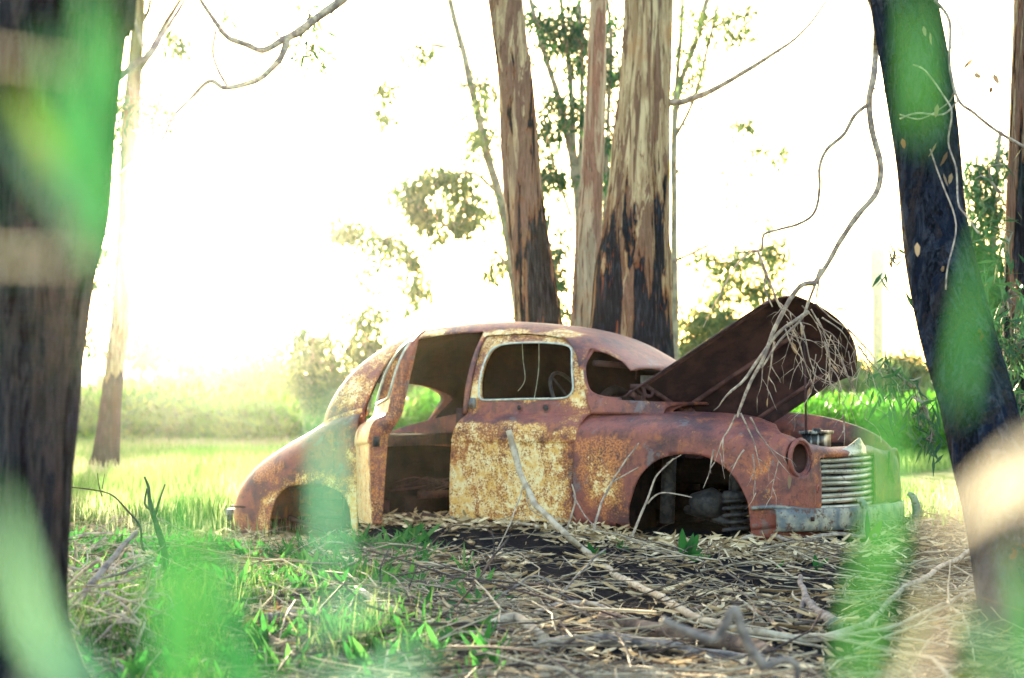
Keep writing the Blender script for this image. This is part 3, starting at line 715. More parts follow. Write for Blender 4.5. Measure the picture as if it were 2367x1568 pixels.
mb.tube(smooth([bp(.16, .05, -.03), bp(.18, .3, -.04), bp(.21, .5, -.05), bp(.235, .56, -.02), bp(.24, .95, -.03)], 5), .016, 8)
mb.build('stiffening_rib', simple('rib_highlight_rust', (.07, .032, .036), (.15, .07, .07), 8, .7), bn)  # same maroon as the bonnet, lightened: the ribs' highlight is in the colour
mb = MB(); mb.tube(smooth([(1.24, -.47, .965), (1.27, -.47, .90), (1.25, -.46, .86), (1.20, -.44, .80)], 4), .014, 6); mb.tube(smooth([(1.19, -.46, .95), (1.22, -.46, .91), (1.31, -.46, .88), (1.33, -.46, .93)], 4), .012, 6); mb.box((1.22, -.46, .95), (.12, .03, .03)); mb.build('hinge', M['bonnet'], car)
mb = MB(); mb.tube([(2.30, -.17, 1.46), (2.34, -.22, 1.1), (2.38, -.30, .62)], .008, 6); mb.build('bonnet_prop_rod', M['bonnet'], car)
# ---- engine bay
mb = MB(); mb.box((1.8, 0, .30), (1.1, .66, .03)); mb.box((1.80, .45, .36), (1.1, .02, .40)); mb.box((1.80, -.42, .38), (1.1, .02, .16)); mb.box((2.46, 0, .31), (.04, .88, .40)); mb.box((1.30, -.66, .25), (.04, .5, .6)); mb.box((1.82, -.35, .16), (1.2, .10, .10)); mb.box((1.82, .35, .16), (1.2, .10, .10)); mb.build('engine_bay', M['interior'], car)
mb = MB(); mb.box((2.42, -.22, .575), (.10, .26, .12)); mb.box((2.42, -.22, .64), (.13, .29, .02)); mb.tube([(2.42, -.22, .64), (2.42, -.22, .665)], .03, 10)
mb.build('radiator_header_tank', simple('wet_black_tank', (.012, .013, .016), (.30, .31, .28), 14, .4, .2, .5, map_=(1, 1, .35), lo=.5, hi=.56), car)
mb = MB(); n_ = 120; t_ = np.linspace(0, 1, n_); a = t_ * 2 * math.pi * 5.2
mb.tube(np.stack([2.06 + .085 * np.cos(a), -.70 + .085 * np.sin(a), -.02 + .24 * t_], -1), .014, 6)
cs = mb.build('coil_spring', M['black_metal'], car)
mb = MB(); mb.tube([(2.06, -.70, -.05), (2.06, -.70, .20)], .042, 12); mb.tube([(2.06, -.70, .21), (2.06, -.70, .235), (2.06, -.70, .26)], [.10, .098, .085], 16); mb.tube([(2.06, -.70, .25), (2.06, -.70, .40)], .035, 12); mb.tube(smooth([(2.01, -.70, .26), (2.02, -.70, .38), (2.06, -.70, .43), (2.10, -.70, .38), (2.11, -.70, .26)], 4), .009, 6)
mb.build('shock_absorber', M['black_metal'], cs)
mb = MB(); mb.tube([(1.72, -.62, .16), (1.84, -.62, .18), (1.93, -.64, .15)], [.09, .11, .07], 10, rough=.35, seed=5); mb.tube([(1.6, -.5, .12), (2.06, -.70, .04)], .03, 8); mb.tube([(1.5, -.6, .03), (1.52, -.6, .48)], .05, 8, rough=.3); mb.build('suspension_arm', M['black_metal'], car)
mb = MB(); mb.tube([(-1.55, -.6, .05), (-1.2, -.6, -.02), (-.95, -.6, -.10)], .035, 8); mb.box((-1.25, -.4, .0), (.7, .03, .22)); mb.tube([(-1.6, -.7, -.02), (-1.3, -.6, -.12), (-.95, -.55, -.08)], .02, 6); mb.tube([(-1.25, -.65, -.05), (-1.25, .65, -.05)], .05, 10); mb.build('rear_axle', M['dark_rust'], car)
mb = MB(); mb.box((-1.25, .40, .1), (.9, .02, .7)); mb.build('inner_wheel_arch', M['interior'], car)
# ---- grille
def gru(y): return 2.655 - .14 * abs(y) - .24 * y * y
gr = None
for k in range(10):
    z = .462 - k * .0385; hw = .54 + .035 * (k / 9) ** 1.5 + (.02 if k > 6 else 0)
    ys = np.linspace(-hw, hw, 31)
    mb = MB(); bd = random.uniform(-.006, .006); bc = random.uniform(-.4, .4); pts = np.array([(gru(y) - .03 * max(0, abs(y) / hw - .93) / .07 + random.uniform(-.0012, .0012) - .012 * math.exp(-((y - bc) / .08) ** 2) * (k % 3 == 1), y, z + bd * math.exp(-((y - bc) / .15) ** 2) + .0025 * math.sin(k * 2.3 + y * 5)) for y in ys])
    mb.tube(pts, [.010] + [.0155] * 6 + [.0155], 8)
    o = mb.build('grille_bar', M['chrome'], car)
mb = MB(); Vg = []
ys = np.linspace(-.545, .545, 41)
for y in ys:
    top = .508 + .095 * math.exp(-(abs(y) / .17) ** 1.3)
    for f_ in np.linspace(0, 1, 6): Vg.append((gru(y) - .02 * f_ + .006, y, .484 + (top - .484) * f_))
i = np.arange(40)[:, None] * 6 + np.arange(5)[None]
cap = carve(np.array(Vg), np.stack([i, i + 6, i + 7, i + 1], -1).reshape(-1, 4), [], .014)
new_mesh('grille_cap', cap[0], cap[1], M['chrome'], car)
mb = MB(); mb.box((2.54, 0, .29), (.02, 1.0, .40)); mb.tube([(gru(0) - .02, 0, .10), (gru(0) - .02, 0, .49)], .012, 6); mb.build('grille_backing', M['black_metal'], car)  # black sheet added behind the bars for the dark of their gaps
# apron below and bumper
mb = MB(); us = np.linspace(0, 1, 40); Va = []
pth = crm([(2.26, -.90), (2.45, -.84), (2.58, -.70), (2.68, -.45), (2.735, -.2), (2.75, 0), (2.735, .2), (2.68, .45), (2.58, .70), (2.45, .84), (2.26, .90)], np.linspace(0, 10, 60))
for p in pth:
    for zz, oo in ((.16, -.03), (.14, .0), (.05, .0), (-.01, -.02), (-.05, -.06)): Va.append((p[0] + oo, p[1] * (1 + oo * .3), zz - .00))
i = np.arange(59)[:, None] * 5 + np.arange(4)[None]
cpart('front_apron', carve(np.array(Va), np.stack([i, i + 5, i + 6, i + 1], -1).reshape(-1, 4)[:, ::-1], [], .01), 'nose')
bpth = crm([(2.36, -.965), (2.50, -.90), (2.63, -.76), (2.74, -.55), (2.80, -.30), (2.82, 0), (2.80, .30), (2.74, .55), (2.63, .76), (2.50, .90), (2.36, .965)], np.linspace(0, 10, 70))
bb_ = bpth[4:-1]; Va = []
for p in bb_:
    for zz, oo in ((.165, -.02), (.160, .0), (.12, .006), (.06, .006), (.025, .0), (.018, -.02)): Va.append((p[0] + oo, p[1] * (1 + oo * .4), zz))
i = np.arange(len(bb_) - 1)[:, None] * 6 + np.arange(5)[None]
bm_ = carve(np.array(Va), np.stack([i, i + 6, i + 7, i + 1], -1).reshape(-1, 4)[:, ::-1], [], .006)
bu = new_mesh('front_bumper', bm_[0], bm_[1], M['bumper'], car)
for sg in (-1, 1):
    mb = MB(); u0 = 2.82
    mb.tube(smooth([(u0 - .05, sg * .47, -.05), (u0 + .02, sg * .47, .0), (u0 + .045, sg * .47, .10), (u0 + .02, sg * .47, .19), (u0 - .02, sg * .47, .215)], 6), [.028, .032, .03, .026, .012], 10); mb.build('overrider', M['bumper'], bu)
mb = MB(); mb.tube([(2.62, -.80, .10), (2.64, -.795, .10)], .014, 10); mb.build('bumper_bolt', M['dark_rust'], bu)
mb = MB(); mb.box((-2.20, -.62, -.02), (.05, .10, .09)); mb.build('rear_bumper_stub', M['bumper'], car)
mb = MB(); mb.tube(smooth([(2.27, -.94, .165), (2.40, -.90, .175), (2.50, -.84, .165), (2.58, -.74, .15)], 5), .014, 6); mb.build('apron_strip', M['bumper'], car)

# ================================================================ TREES
def pxpts(L):            # [(X, Y, D), ...] -> world points
    return np.array([at(*p) for p in L])
def trunk_mesh(L, rpx, base, name, mat, parent, sides=40, rough=.10, ridges=0, seed=0, steps=14, flare=None):
    """L: picture positions with distance; rpx: half widths in picture units at those positions"""
    W0 = pxpts(L); top = W0[-1] + (W0[-1] - W0[-2]) / np.linalg.norm(W0[-1] - W0[-2]) * 3.5; L = list(L) + [(L[-1][0], L[-1][1], L[-1][2])]; rpx = list(rpx) + [rpx[-1] * .88]
    P = smooth(np.vstack([W0, top]), steps); D = crm([p[2] for p in L], np.linspace(0, len(L) - 1, len(P)))[:, 0]
    rr = crm(rpx, np.linspace(0, len(L) - 1, len(P)))[:, 0] * D / F_PX
    mb = MB(); mb.tube(P, rr, sides)
    V = np.concatenate(mb.v); nV = len(P) * sides
    C = np.repeat(P, sides, 0); th = np.tile(np.linspace(0, 2 * math.pi, sides, endpoint=False), len(P))
    h = C[:, 2]
    Q = np.stack([np.cos(th) * 2.2, np.sin(th) * 2.2, h * 1.0], -1)
    Q2 = np.stack([np.cos(th) * 6, np.sin(th) * 6, h * .9], -1); Q3 = np.stack([np.cos(th) * 15, np.sin(th) * 15, h * 1.6], -1)
    k = 1 + rough * .9 * (np.abs(vn(Q2, 1, seed + 9, 2) - .5) * 2 - .4) + rough * .35 * (vn(Q3, 1, seed + 10, 2) - .5) + rough * 2 * (vn(Q, 1, seed, 3) - .5) + rough * .5 * (vn(Q * [3, 3, .8], 2, seed + 5, 2) - .5)
    if ridges: k = k + .05 * np.cos(th * ridges + 2 * vn(np.stack([h, h, h], -1), .6, seed)) * 1
    V[:nV] = C + (V[:nV] - C) * k[:, None]
    return new_mesh(name, V - base, mb.f, mat, parent)
def limb(paths, base, name, mat, parent, sides=7, rough=.15, seed=0):
    """paths: list of (list of (X,Y,D), r0px, r1px); one object for each set of joined paths, the first is returned"""
    groups = []
    for i, (L, r0, r1) in enumerate(paths):
        P = smooth(pxpts(L), 5); D = np.mean([p[2] for p in L])
        j = (np.stack([vn(P, 3.1 / max(D / 12, 1), seed + i * 7 + q, 2) for q in range(3)], -1) - .5) * (r0 + 4) * D / F_PX * 1.2
        P2 = P + j * np.linspace(.0, 1, len(P))[:, None]
        g_ = None
        for q in groups:
            if any(np.min(np.linalg.norm(P[[0]] - o_, axis=1)) < 32 * D / F_PX or np.min(np.linalg.norm(o_[[0]] - P, axis=1)) < 32 * D / F_PX for o_ in q[1]): g_ = q; break
        if g_ is None: g_ = (MB(), []); groups.append(g_)
        g_[1].append(P); g_[0].tube(P2, [r0 * D / F_PX, r1 * D / F_PX], sides, rough=rough, seed=seed + i)
    os_ = [new_mesh(name, np.concatenate(m.v) - base, m.f, mat, parent) for m, _ in groups]
    return os_[0]
def crown(blobs, base, name, mat, parent, size=.12, n=900, sub=9, dz=1.0, seed=0, droop=.8, width=.22, twig=True, anchors=None):
    """blobs: (X, Y, rx, ry, D, share). Leaves in small hanging bunches spread through each blob's volume"""
    r = np.random.default_rng(seed); C = []; Dv = []; TW = []
    for X, Y, rx, ry, D, sh in blobs:
        c = at(X, Y, D); ax = rx * D / F_PX; az = ry * D / F_PX
        k = max(5, int(sub * sh * 2.2)); M_ = n * sh * .62; w_ = r.gamma(1.6, 1, k); w_ /= w_.sum()
        mb = MB()
        for q_ in range(k):
            v = r.normal(size=3); v /= np.linalg.norm(v); v *= r.uniform(.15, 1.0) ** .6 * 1.08
            cc = c + v * [ax, max(ax, az) * dz, az]; rad = r.uniform(.10, .30) * min(ax, az) + size * .6
            m = max(2, int(M_ * w_[q_]))
            q = r.normal(size=(m, 3)) * [rad, rad, rad * .8] * .7
            q[:, 2] -= np.abs(r.normal(size=m)) * rad * .5
            C.append(cc + q); d = r.normal(size=(m, 3)) * .6; d[:, 2] -= droop; Dv.append(d)
            if twig: mb.tube([c, (c + cc) / 2 + r.normal(size=3) * rad * .3, cc], [size * .06, size * .03], 3, cap=False)
        if anchors is not None:
            a_ = anchors[np.argmin(np.linalg.norm(anchors - c, axis=1) + 2.0 * np.maximum(0, anchors[:, 2] - c[2]))]; mb.tube(smooth([a_, (a_ + c) / 2 + r.normal(size=3) * np.linalg.norm(a_ - c) * .1, c], 4), [size * .12, size * .06], 4, cap=False)
        TW.append(mb)
    C = np.concatenate(C); Dv = np.concatenate(Dv)
    o = leaves(C, Dv, size * r.uniform(.6, 1.25, len(C)), size * width * r.uniform(.7, 1.2, len(C)), name, mat, parent, seed=seed + 1)
    o.data.transform(Matrix.Translation(Vector(-base)))
    if twig:
        for mb in TW: new_mesh('twig', np.concatenate(mb.v) - base, mb.f, M['bark_far'], o)
    return o
def tree(name, label, base, cat='tree', group=None):
    base = np.array(base, float); return thing(name, label, cat, tuple(base), 0, group), base
GN = 'gum trees of the clump behind the car'
# -- clump behind the car
b = at(1245, 1000, 17.5); b[2] = -.15
t, b = tree('gum_tree', 'gum tree with black scars on its trunk, left of the clump behind the car roof', b)
trunk_mesh([(1250, 1140, 17.5), (1246, 1000, 17.5), (1242, 750, 17.5), (1228, 600, 17.5), (1205, 420, 17.5), (1190, 200, 17.4), (1166, 0, 17.3), (1150, -160, 17.2)], [66, 60, 54, 48, 44, 40, 40, 40], b, 'trunk', M['bark_c1'], t, ridges=3, seed=3, sides=96)
b = at(1355, 1000, 18.6); b[2] = -.15
t, b = tree('gum_tree', 'slim pale gum trunk standing between the two thick ones behind the car', b)
trunk_mesh([(1345, 1120, 18.6), (1348, 900, 18.6), (1356, 700, 18.6), (1368, 420, 18.6), (1378, 200, 18.6), (1384, 0, 18.6), (1388, -150, 18.6)], [44, 40, 34, 27, 22, 19, 17], b, 'trunk', M['bark_c3'], t, seed=8, sides=30)
b = at(1455, 1000, 17.3); b[2] = -.15
t, b = tree('gum_tree', 'thickest gum tree behind the car, its foot burnt black', b)
trunk_mesh([(1450, 1130, 17.3), (1453, 1000, 17.3), (1455, 840, 17.3), (1461, 650, 17.3), (1478, 420, 17.3), (1490, 200, 17.3), (1497, 0, 17.3), (1500, -170, 17.3)], [124, 116, 102, 90, 70, 60, 55, 54], b, 'trunk', M['bark_c2'], t, ridges=5, seed=21, rough=.13, sides=120)
limb([([(1540, 235, 17.3), (1575, 236, 17.2), (1640, 212, 17.0), (1720, 165, 16.9), (1800, 118, 16.8), (1850, 80, 16.8), (1915, -5, 16.8)], 9, 2.5), ([(1720, 165, 16.9), (1740, 158, 16.9), (1765, 162, 16.8)], 2, 1), ([(1800, 118, 16.8), (1806, 140, 16.8)], 2, 1), ([(1548, 608, 17.3), (1590, 590, 17.2), (1640, 566, 17.1), (1680, 550, 17.1)], 4, 1)], b, 'branch', M['branch_bark'], t, seed=4)
crown([(1690, 470, 14, 40, 17, .3), (1600, 585, 30, 12, 17.2, .3)], b, 'foliage', M['leaf_gum'], t, n=60, sub=4, size=.10, seed=8)
# -- left foreground trunk
b = at(60, 1640, 5.7); b[2] = -.15
t, b = tree('burnt_tree', 'huge charred trunk filling the left edge of the view', b)
trunk_mesh([(30, 1750, 5.6), (15, 1560, 5.7), (0, 1400, 5.75), (10, 1050, 5.8), (18, 650, 5.8), (48, 450, 5.8), (70, 200, 5.8), (90, 0, 5.8), (100, -220, 5.8)], [260, 175, 150, 160, 190, 208, 212, 210, 208], b, 'trunk', M['bark_left'], t, rough=.11, ridges=7, seed=40, sides=130, steps=24)
limb([([(230, 200, 5.85), (275, 180, 5.9), (310, 150, 6.0), (345, 128, 6.0), (370, 90, 6.1), (410, 30, 6.2), (440, -30, 6.2)], 10, 5), ([(340, 130, 6), (325, 90, 6), (310, 40, 6.1)], 4, 3)], b, 'branch', M['branch_bark'], t, seed=14)
# -- overhead branch at the top left, reaching down from outside the picture
bt = at(830, -60, 9.5)
t2 = limb([([(1080, -420, 9.8), (940, -180, 9.7), (850, -60, 9.6), (790, 0, 9.6), (735, 40, 9.6), (690, 75, 9.6), (655, 95, 9.6), (610, 120, 9.6), (570, 108, 9.6), (530, 92, 9.6), (500, 55, 9.6), (470, 15, 9.6), (450, -20, 9.6)], 13, 4),
           ([(665, 90, 9.6), (648, 135, 9.6), (610, 175, 9.6), (575, 192, 9.6), (520, 203, 9.6), (485, 188, 9.6), (440, 232, 9.6), (400, 275, 9.6), (370, 330, 9.6), (310, 368, 9.6), (262, 410, 9.6)], 9, 2),
           ([(528, 203, 9.6), (505, 165, 9.6), (492, 120, 9.6), (500, 70, 9.6)], 4, 3), ([(400, 275, 9.6), (350, 290, 9.6), (310, 300, 9.6)], 2, 1), ([(660, 96, 9.6), (645, 84, 9.6), (636, 70, 9.6)], 3, 2), ([(345, 350, 9.6), (320, 310, 9.6), (300, 300, 9.6)], 2, 1)], bt, 'overhanging_branch', M['branch_bark'], None, seed=24, sides=8)
t2.location = tuple(bt); tag(t2, 'bare crooked branch arching across the bright sky at upper left', 'branch')
crown([(715, 40, 40, 35, 10, .5), (720, 110, 25, 45, 10, .5), (740, 150, 30, 20, 10.2, .2)], bt, 'foliage', M['leaf_gum'], t2, n=130, sub=8, size=.085, seed=81)
# -- young tree behind on the left
b = at(245, 1062, 27)
b[2] = -.12
t, b = tree('young_gum_tree', 'slender leaning gum with burnt foot in the meadow behind the left trunk', b)
trunk_mesh([(240, 1078, 27), (246, 1040, 27), (262, 880, 27), (282, 700, 27), (293, 500, 27), (300, 300, 27), (312, 150, 27), (322, 0, 27), (326, -120, 27)], [36, 31, 23, 22, 21, 21, 17, 14, 13], b, 'trunk', M['bark_thin'], t, rough=.06, seed=50, sides=26)
limb([([(315, 170, 27), (350, 120, 27), (380, 60, 27), (420, -10, 27)], 8, 5), ([(312, 470, 27), (345, 430, 27), (400, 385, 27), (455, 365, 27), (500, 335, 27)], 4, 1), ([(322, 60, 27), (345, 20, 27), (350, -30, 27)], 6, 4), ([(290, 600, 27), (262, 540, 27), (240, 480, 27)], 3, 1)], b, 'branch', M['bark_thin'], t, seed=31)
crown([(395, 70, 45, 40, 27, .5), (420, 110, 35, 30, 27, .4), (330, 225, 60, 40, 27, .7), (275, 250, 40, 50, 27, .5), (375, 260, 35, 35, 27, .4), (260, 350, 25, 60, 27, .3), (520, 30, 60, 25, 27, .2), (225, 620, 50, 90, 27, .9), (210, 760, 40, 60, 27, .6)], b, 'crown', M['leaf_gum'], t, n=330, sub=12, size=.20, seed=60)

def bg_tree(name, label, base_px, D, stems, blobs, size, n, seed, mat='leaf_far', rpx=8, grp=None, sub=14, bark='bark_far', width=.22):
    b = at(base_px[0], base_px[1], D); b[2] = -.1
    t, b = tree(name, label, b, group=grp)
    limb([(L, r0, r1) for L, r0, r1 in stems], b, 'trunk', M[bark], t, seed=seed, sides=6)
    crown(blobs, b, 'crown', M[mat], t, size=size, n=int(n * 1.5), sub=sub, seed=seed, width=width, anchors=np.concatenate([smooth(pxpts(L), 4) for L, _, _ in stems]))
    return t
d = 30
bg_tree('gum_tree', 'leaning thin gum behind the clump with its bushy grey crown to the left', (1230, 985), d,
        [([(1215, 985, d), (1195, 700, d), (1160, 480, d), (1125, 350, d), (1098, 230, d), (1070, 110, d), (1040, 0, d), (1030, -60, d)], 13, 6), ([(1150, 445, d), (1090, 400, d), (1040, 420, d)], 5, 2), ([(1180, 620, d), (1120, 560, d), (1060, 550, d)], 4, 2), ([(1190, 740, d), (1150, 700, d), (1120, 620, d)], 3, 1)],
        [(1000, 425, 70, 32, d, .6), (1070, 470, 55, 50, d, .6), (950, 460, 45, 22, d, .35), (1040, 520, 60, 22, d, .3), (985, 495, 45, 25, d, .35), (1085, 415, 40, 30, d, .3), (930, 430, 25, 14, d, .12), (1025, 395, 60, 15, d, .2), (960, 110, 40, 18, d, .2), (890, 180, 35, 35, d, .2), (1120, 200, 40, 90, d, .3), (1160, 610, 40, 30, d, .2), (870, 260, 25, 20, d, .15), (1120, 310, 40, 60, d, .4)], .21, 800, 101)
d = 26
bg_tree('gum_tree', 'fine stemmed gum fanning upward between the two thick trunks', (1330, 985), d,
        [([(1335, 985, d), (1338, 600, d), (1330, 430, d), (1300, 260, d), (1262, 130, d), (1225, 0, d), (1210, -60, d)], 10, 5), ([(1330, 430, d), (1322, 260, d), (1312, 120, d), (1290, -30, d)], 8, 5), ([(1333, 480, d), (1345, 250, d), (1340, 0, d)], 7, 5), ([(1320, 500, d), (1285, 400, d), (1262, 300, d), (1250, 180, d)], 4, 2), ([(1395, 560, d), (1405, 300, d), (1412, 100, d), (1400, -40, d)], 6, 4)],
        [(1260, 60, 60, 70, d, .7), (1330, 90, 60, 110, d, 1.2), (1300, 250, 50, 90, d, .8), (1270, 400, 30, 90, d, .7), (1400, 150, 40, 160, d, 1.2), (1395, 380, 26, 90, d, .6), (1290, 600, 25, 110, d, .7), (1280, 730, 30, 50, d, .3), (1220, 300, 30, 80, d, .3), (1390, 520, 15, 60, d, .3)], .17, 800, 102, mat='leaf_dark')
d = 28
bg_tree('gum_tree', 'thin double stemmed gum rising right of the thickest trunk', (1560, 985), d,
        [([(1562, 985, d), (1560, 700, d), (1558, 320, d), (1575, 200, d), (1610, 90, d), (1640, -30, d)], 9, 6), ([(1558, 320, d), (1600, 240, d), (1640, 100, d), (1665, -20, d)], 5, 3), ([(1560, 240, d), (1572, 100, d), (1580, -20, d)], 6, 4)],
        [(1620, 60, 80, 90, d, .7), (1720, 40, 50, 70, d, .35), (1600, 200, 60, 90, d, .35), (1720, 290, 40, 25, d, .2), (1780, 350, 45, 28, d, .2), (1700, 400, 50, 20, d, .08), (1760, 510, 45, 20, d, .1)], .16, 800, 103)
d = 38
bg_tree('gum_tree', 'tall pale hazy gum over the meadow left of the car', (800, 970), d,
        [([(775, 970, d), (770, 850, d), (760, 760, d), (752, 700, d)], 6, 3), ([(772, 860, d), (830, 760, d), (850, 700, d), (900, 620, d)], 4, 2), ([(850, 960, d), (862, 830, d), (880, 740, d)], 6, 3), ([(900, 960, d), (915, 860, d), (925, 780, d)], 4, 2)],
        [(800, 520, 45, 28, d, .5), (890, 555, 60, 35, d, .6), (950, 610, 35, 55, d, .5), (820, 640, 130, 40, d, .35), (720, 830, 70, 75, d, 1.3), (760, 880, 90, 60, d, 1.6), (860, 810, 70, 60, d, 1.0), (930, 840, 70, 60, d, .9), (700, 780, 40, 25, d, .3), (880, 720, 60, 35, d, .3), (830, 760, 50, 40, d, .4), (960, 680, 40, 30, d, .2)], .24, 900, 104)
d = 34
bg_tree('gum_tree', 'light green leafy gum behind the raised bonnet', (1680, 980), d,
        [([(1690, 980, d), (1685, 860, d), (1660, 720, d), (1690, 610, d), (1720, 520, d)], 5, 2), ([(1620, 980, d), (1615, 860, d), (1600, 740, d)], 5, 2)],
        [(1640, 600, 60, 35, d, .4), (1740, 600, 90, 60, d, .8), (1690, 650, 90, 40, d, .6), (1800, 570, 50, 40, d, .3), (1620, 740, 60, 55, d, 1.2), (1600, 810, 50, 50, d, 1.2), (1700, 740, 70, 45, d, .9), (1660, 800, 70, 50, d, 1.1), (1790, 680, 50, 40, d, .3)], .19, 850, 105, mat='leaf_far')
# hedge-high shrubs and trees of the skyline
labs = ['low round crown on the skyline, nearest the young gum', 'spreading skyline tree just left of the middle gap', 'small skyline tree with sun shining through its top', 'broad skyline tree beside the tall hazy gum']
d = 62
for k, (X, W_, T_) in enumerate([(340, 75, 720), (440, 70, 815), (540, 80, 805), (630, 70, 800)]):
    bg_tree('skyline_tree', labs[k], (X, 960), d, [([(X, 965, d), (X + 4, 900, d), (X - 6, T_ + 40, d)], 6, 2), ([(X, 920, d), (X + 30, 860, d)], 3, 1), ([(X, 920, d), (X - 32, 870, d)], 3, 1)],
            [(X, T_ + 45, W_ * .9, 40, d, 1.0), (X - 25, T_ + 85, W_, 40, d, 1.2), (X + 30, T_ + 80, W_, 45, d, 1.2), (X + 10, T_ + 5, W_ * .6, 22, d, .3)], .34, 600, 110 + k, grp=None)
d = 70
labs = ['dim grey green tree far off under the tip of the bonnet', 'far grey green tree right of the bonnet tip', 'far rounded tree left of the burnt leaning trunk']
for k, X in enumerate((1880, 1990, 2110)):
    bg_tree('far_tree', labs[k], (X, 960), d, [([(X, 965, d), (X, 900, d), (X, 870, d)], 5, 2)],
            [(X, 870, 80, 50, d, 1.3), (X + 20, 900, 90, 45, d, 1.3), (X - 30, 850 - 10 * k, 50, 25, d, .6)], .4, 700, 120 + k)
d = 24
bg_tree('willow_tree', 'dense dark green drooping tree behind the trunks at the right edge', (2300, 1010), d,
        [([(2300, 1010, d), (2290, 800, d), (2300, 500, d), (2310, 300, d)], 12, 5), ([(2295, 800, d), (2250, 680, d), (2235, 560, d)], 5, 2)],
        [(2260, 400, 40, 50, d, .5), (2290, 480, 60, 60, d, 1.0), (2270, 600, 60, 70, d, 1.5), (2300, 700, 50, 80, d, 1.5), (2330, 820, 60, 80, d, 1.6), (2350, 950, 50, 60, d, 1.2), (2240, 560, 30, 30, d, .5), (2350, 380, 40, 80, d, .5)], .20, 700, 130, mat='leaf_dark', width=.16)
# far silo fading in the haze
b = at(2030, 950, 230); b[2] = -.1
mb = MB(); hgt = at(2030, 560, 230)[2]; rr = 13 * 230 / F_PX
mb.tube([(0, 0, 0), (0, 0, hgt * .72), (0, 0, hgt * .74), (0, 0, hgt * .96), (0, 0, hgt)], [rr, rr, rr * 1.35, rr * 1.35, rr * .3], 20)
th_ = mb.build('water_tower', simple('pale_concrete', (.5, .5, .48), (.6, .6, .57), 2), None); th_.location = tuple(b); tag(th_, 'faint tall pale tower far away, almost lost in the glare', 'tower')
# -- leaning burnt tree on the right
b = at(2350, 1480, 7.9); b[2] = -.15
t, b = tree('burnt_tree', 'leaning blue-black charred tree with cracked bark in front of the car nose', b)
TR = t; TRB = b
trunk_mesh([(2400, 1540, 7.9), (2352, 1380, 8.0), (2316, 1200, 8.2), (2262, 950, 8.5), (2206, 750, 8.8), (2165, 550, 9.0), (2148, 400, 9.1), (2125, 200, 9.2), (2092, 0, 9.3), (2070, -150, 9.4)], [112, 92, 84, 80, 80, 76, 74, 74, 72, 70], b, 'trunk', M['bark_right'], t, rough=.13, ridges=4, seed=71, sides=110, steps=30)
dd = 10.6
hang = limb([([(1995, -40, 9.4), (2018, 20, 9.8), (2024, 100, dd), (2018, 180, dd), (2008, 235, dd), (2016, 300, dd), (2034, 380, dd), (2024, 440, dd), (1985, 490, dd), (1945, 555, dd), (1915, 610, dd), (1885, 655, dd)], 8.6, 5.8),
      ([(2080, 230, 9.4), (2050, 215, 10), (2022, 205, dd)], 5.5, 5.0),
      ([(2008, 240, dd), (1975, 268, dd), (1950, 312, dd), (1912, 345, dd), (1895, 385, dd), (1894, 440, dd), (1882, 490, dd), (1850, 515, dd), (1800, 530, dd), (1765, 542, dd), (1760, 575, dd), (1735, 580, dd)], 4.7, 2.9),
      ([(1740, 580, dd), (1700, 615, dd), (1670, 670, dd), (1645, 715, dd), (1624, 758, dd)], 2.3, 0.7),
      ([(1752, 580, dd), (1768, 625, dd), (1785, 665, dd), (1800, 700, dd), (1812, 720, dd)], 3.9, 2.2),
      ([(1770, 630, dd), (1768, 670, dd), (1785, 710, dd)], 2.3, 1.4),
      ([(1885, 655, dd), (1850, 662, dd), (1815, 710, dd), (1785, 770, dd), (1765, 830, dd), (1735, 890, dd), (1710, 945, dd), (1704, 965, dd)], 6.2, 2.9),
      ([(1885, 655, dd), (1895, 620, dd), (1885, 690, dd)], 3.9, 2.2),
      ([(1870, 720, dd), (1840, 740, dd), (1800, 770, dd), (1755, 830, dd), (1720, 880, dd), (1690, 905, dd)], 4.7, 2.9),
      ([(1885, 655, dd), (1868, 700, dd), (1850, 740, dd), (1800, 790, dd), (1762, 850, dd)], 3.9, 2.2)], TRB, 'dead_branch', M['branch_bark'], TR, seed=76, sides=8, rough=.2)
r = np.random.default_rng(5)
mb = MB(); tips = []
def twiggy(p, ang, L, rad, depth):
    """p in picture units; a hanging crooked twig"""
    n = 4; pts = [p]; a = ang
    for k in range(n):
        a += r.normal(0, .22); a = a * .86 + (math.pi / 2) * .14
        q = pts[-1]; pts.append((q[0] + math.cos(a) * L / n, q[1] + math.sin(a) * L / n, q[2] + r.normal(0, .02)))
        if depth > 0 and k >= 1 and r.random() < .75:
            twiggy(pts[-1], a + r.choice([-1, 1]) * r.uniform(.5, 1.0), L * r.uniform(.35, .6), rad * .6, depth - 1)
    mb.tube(smooth(pxpts(pts), 3), [rad * p[2] / F_PX, rad * .22 * p[2] / F_PX], 5)
    tips.append(pts[-1])
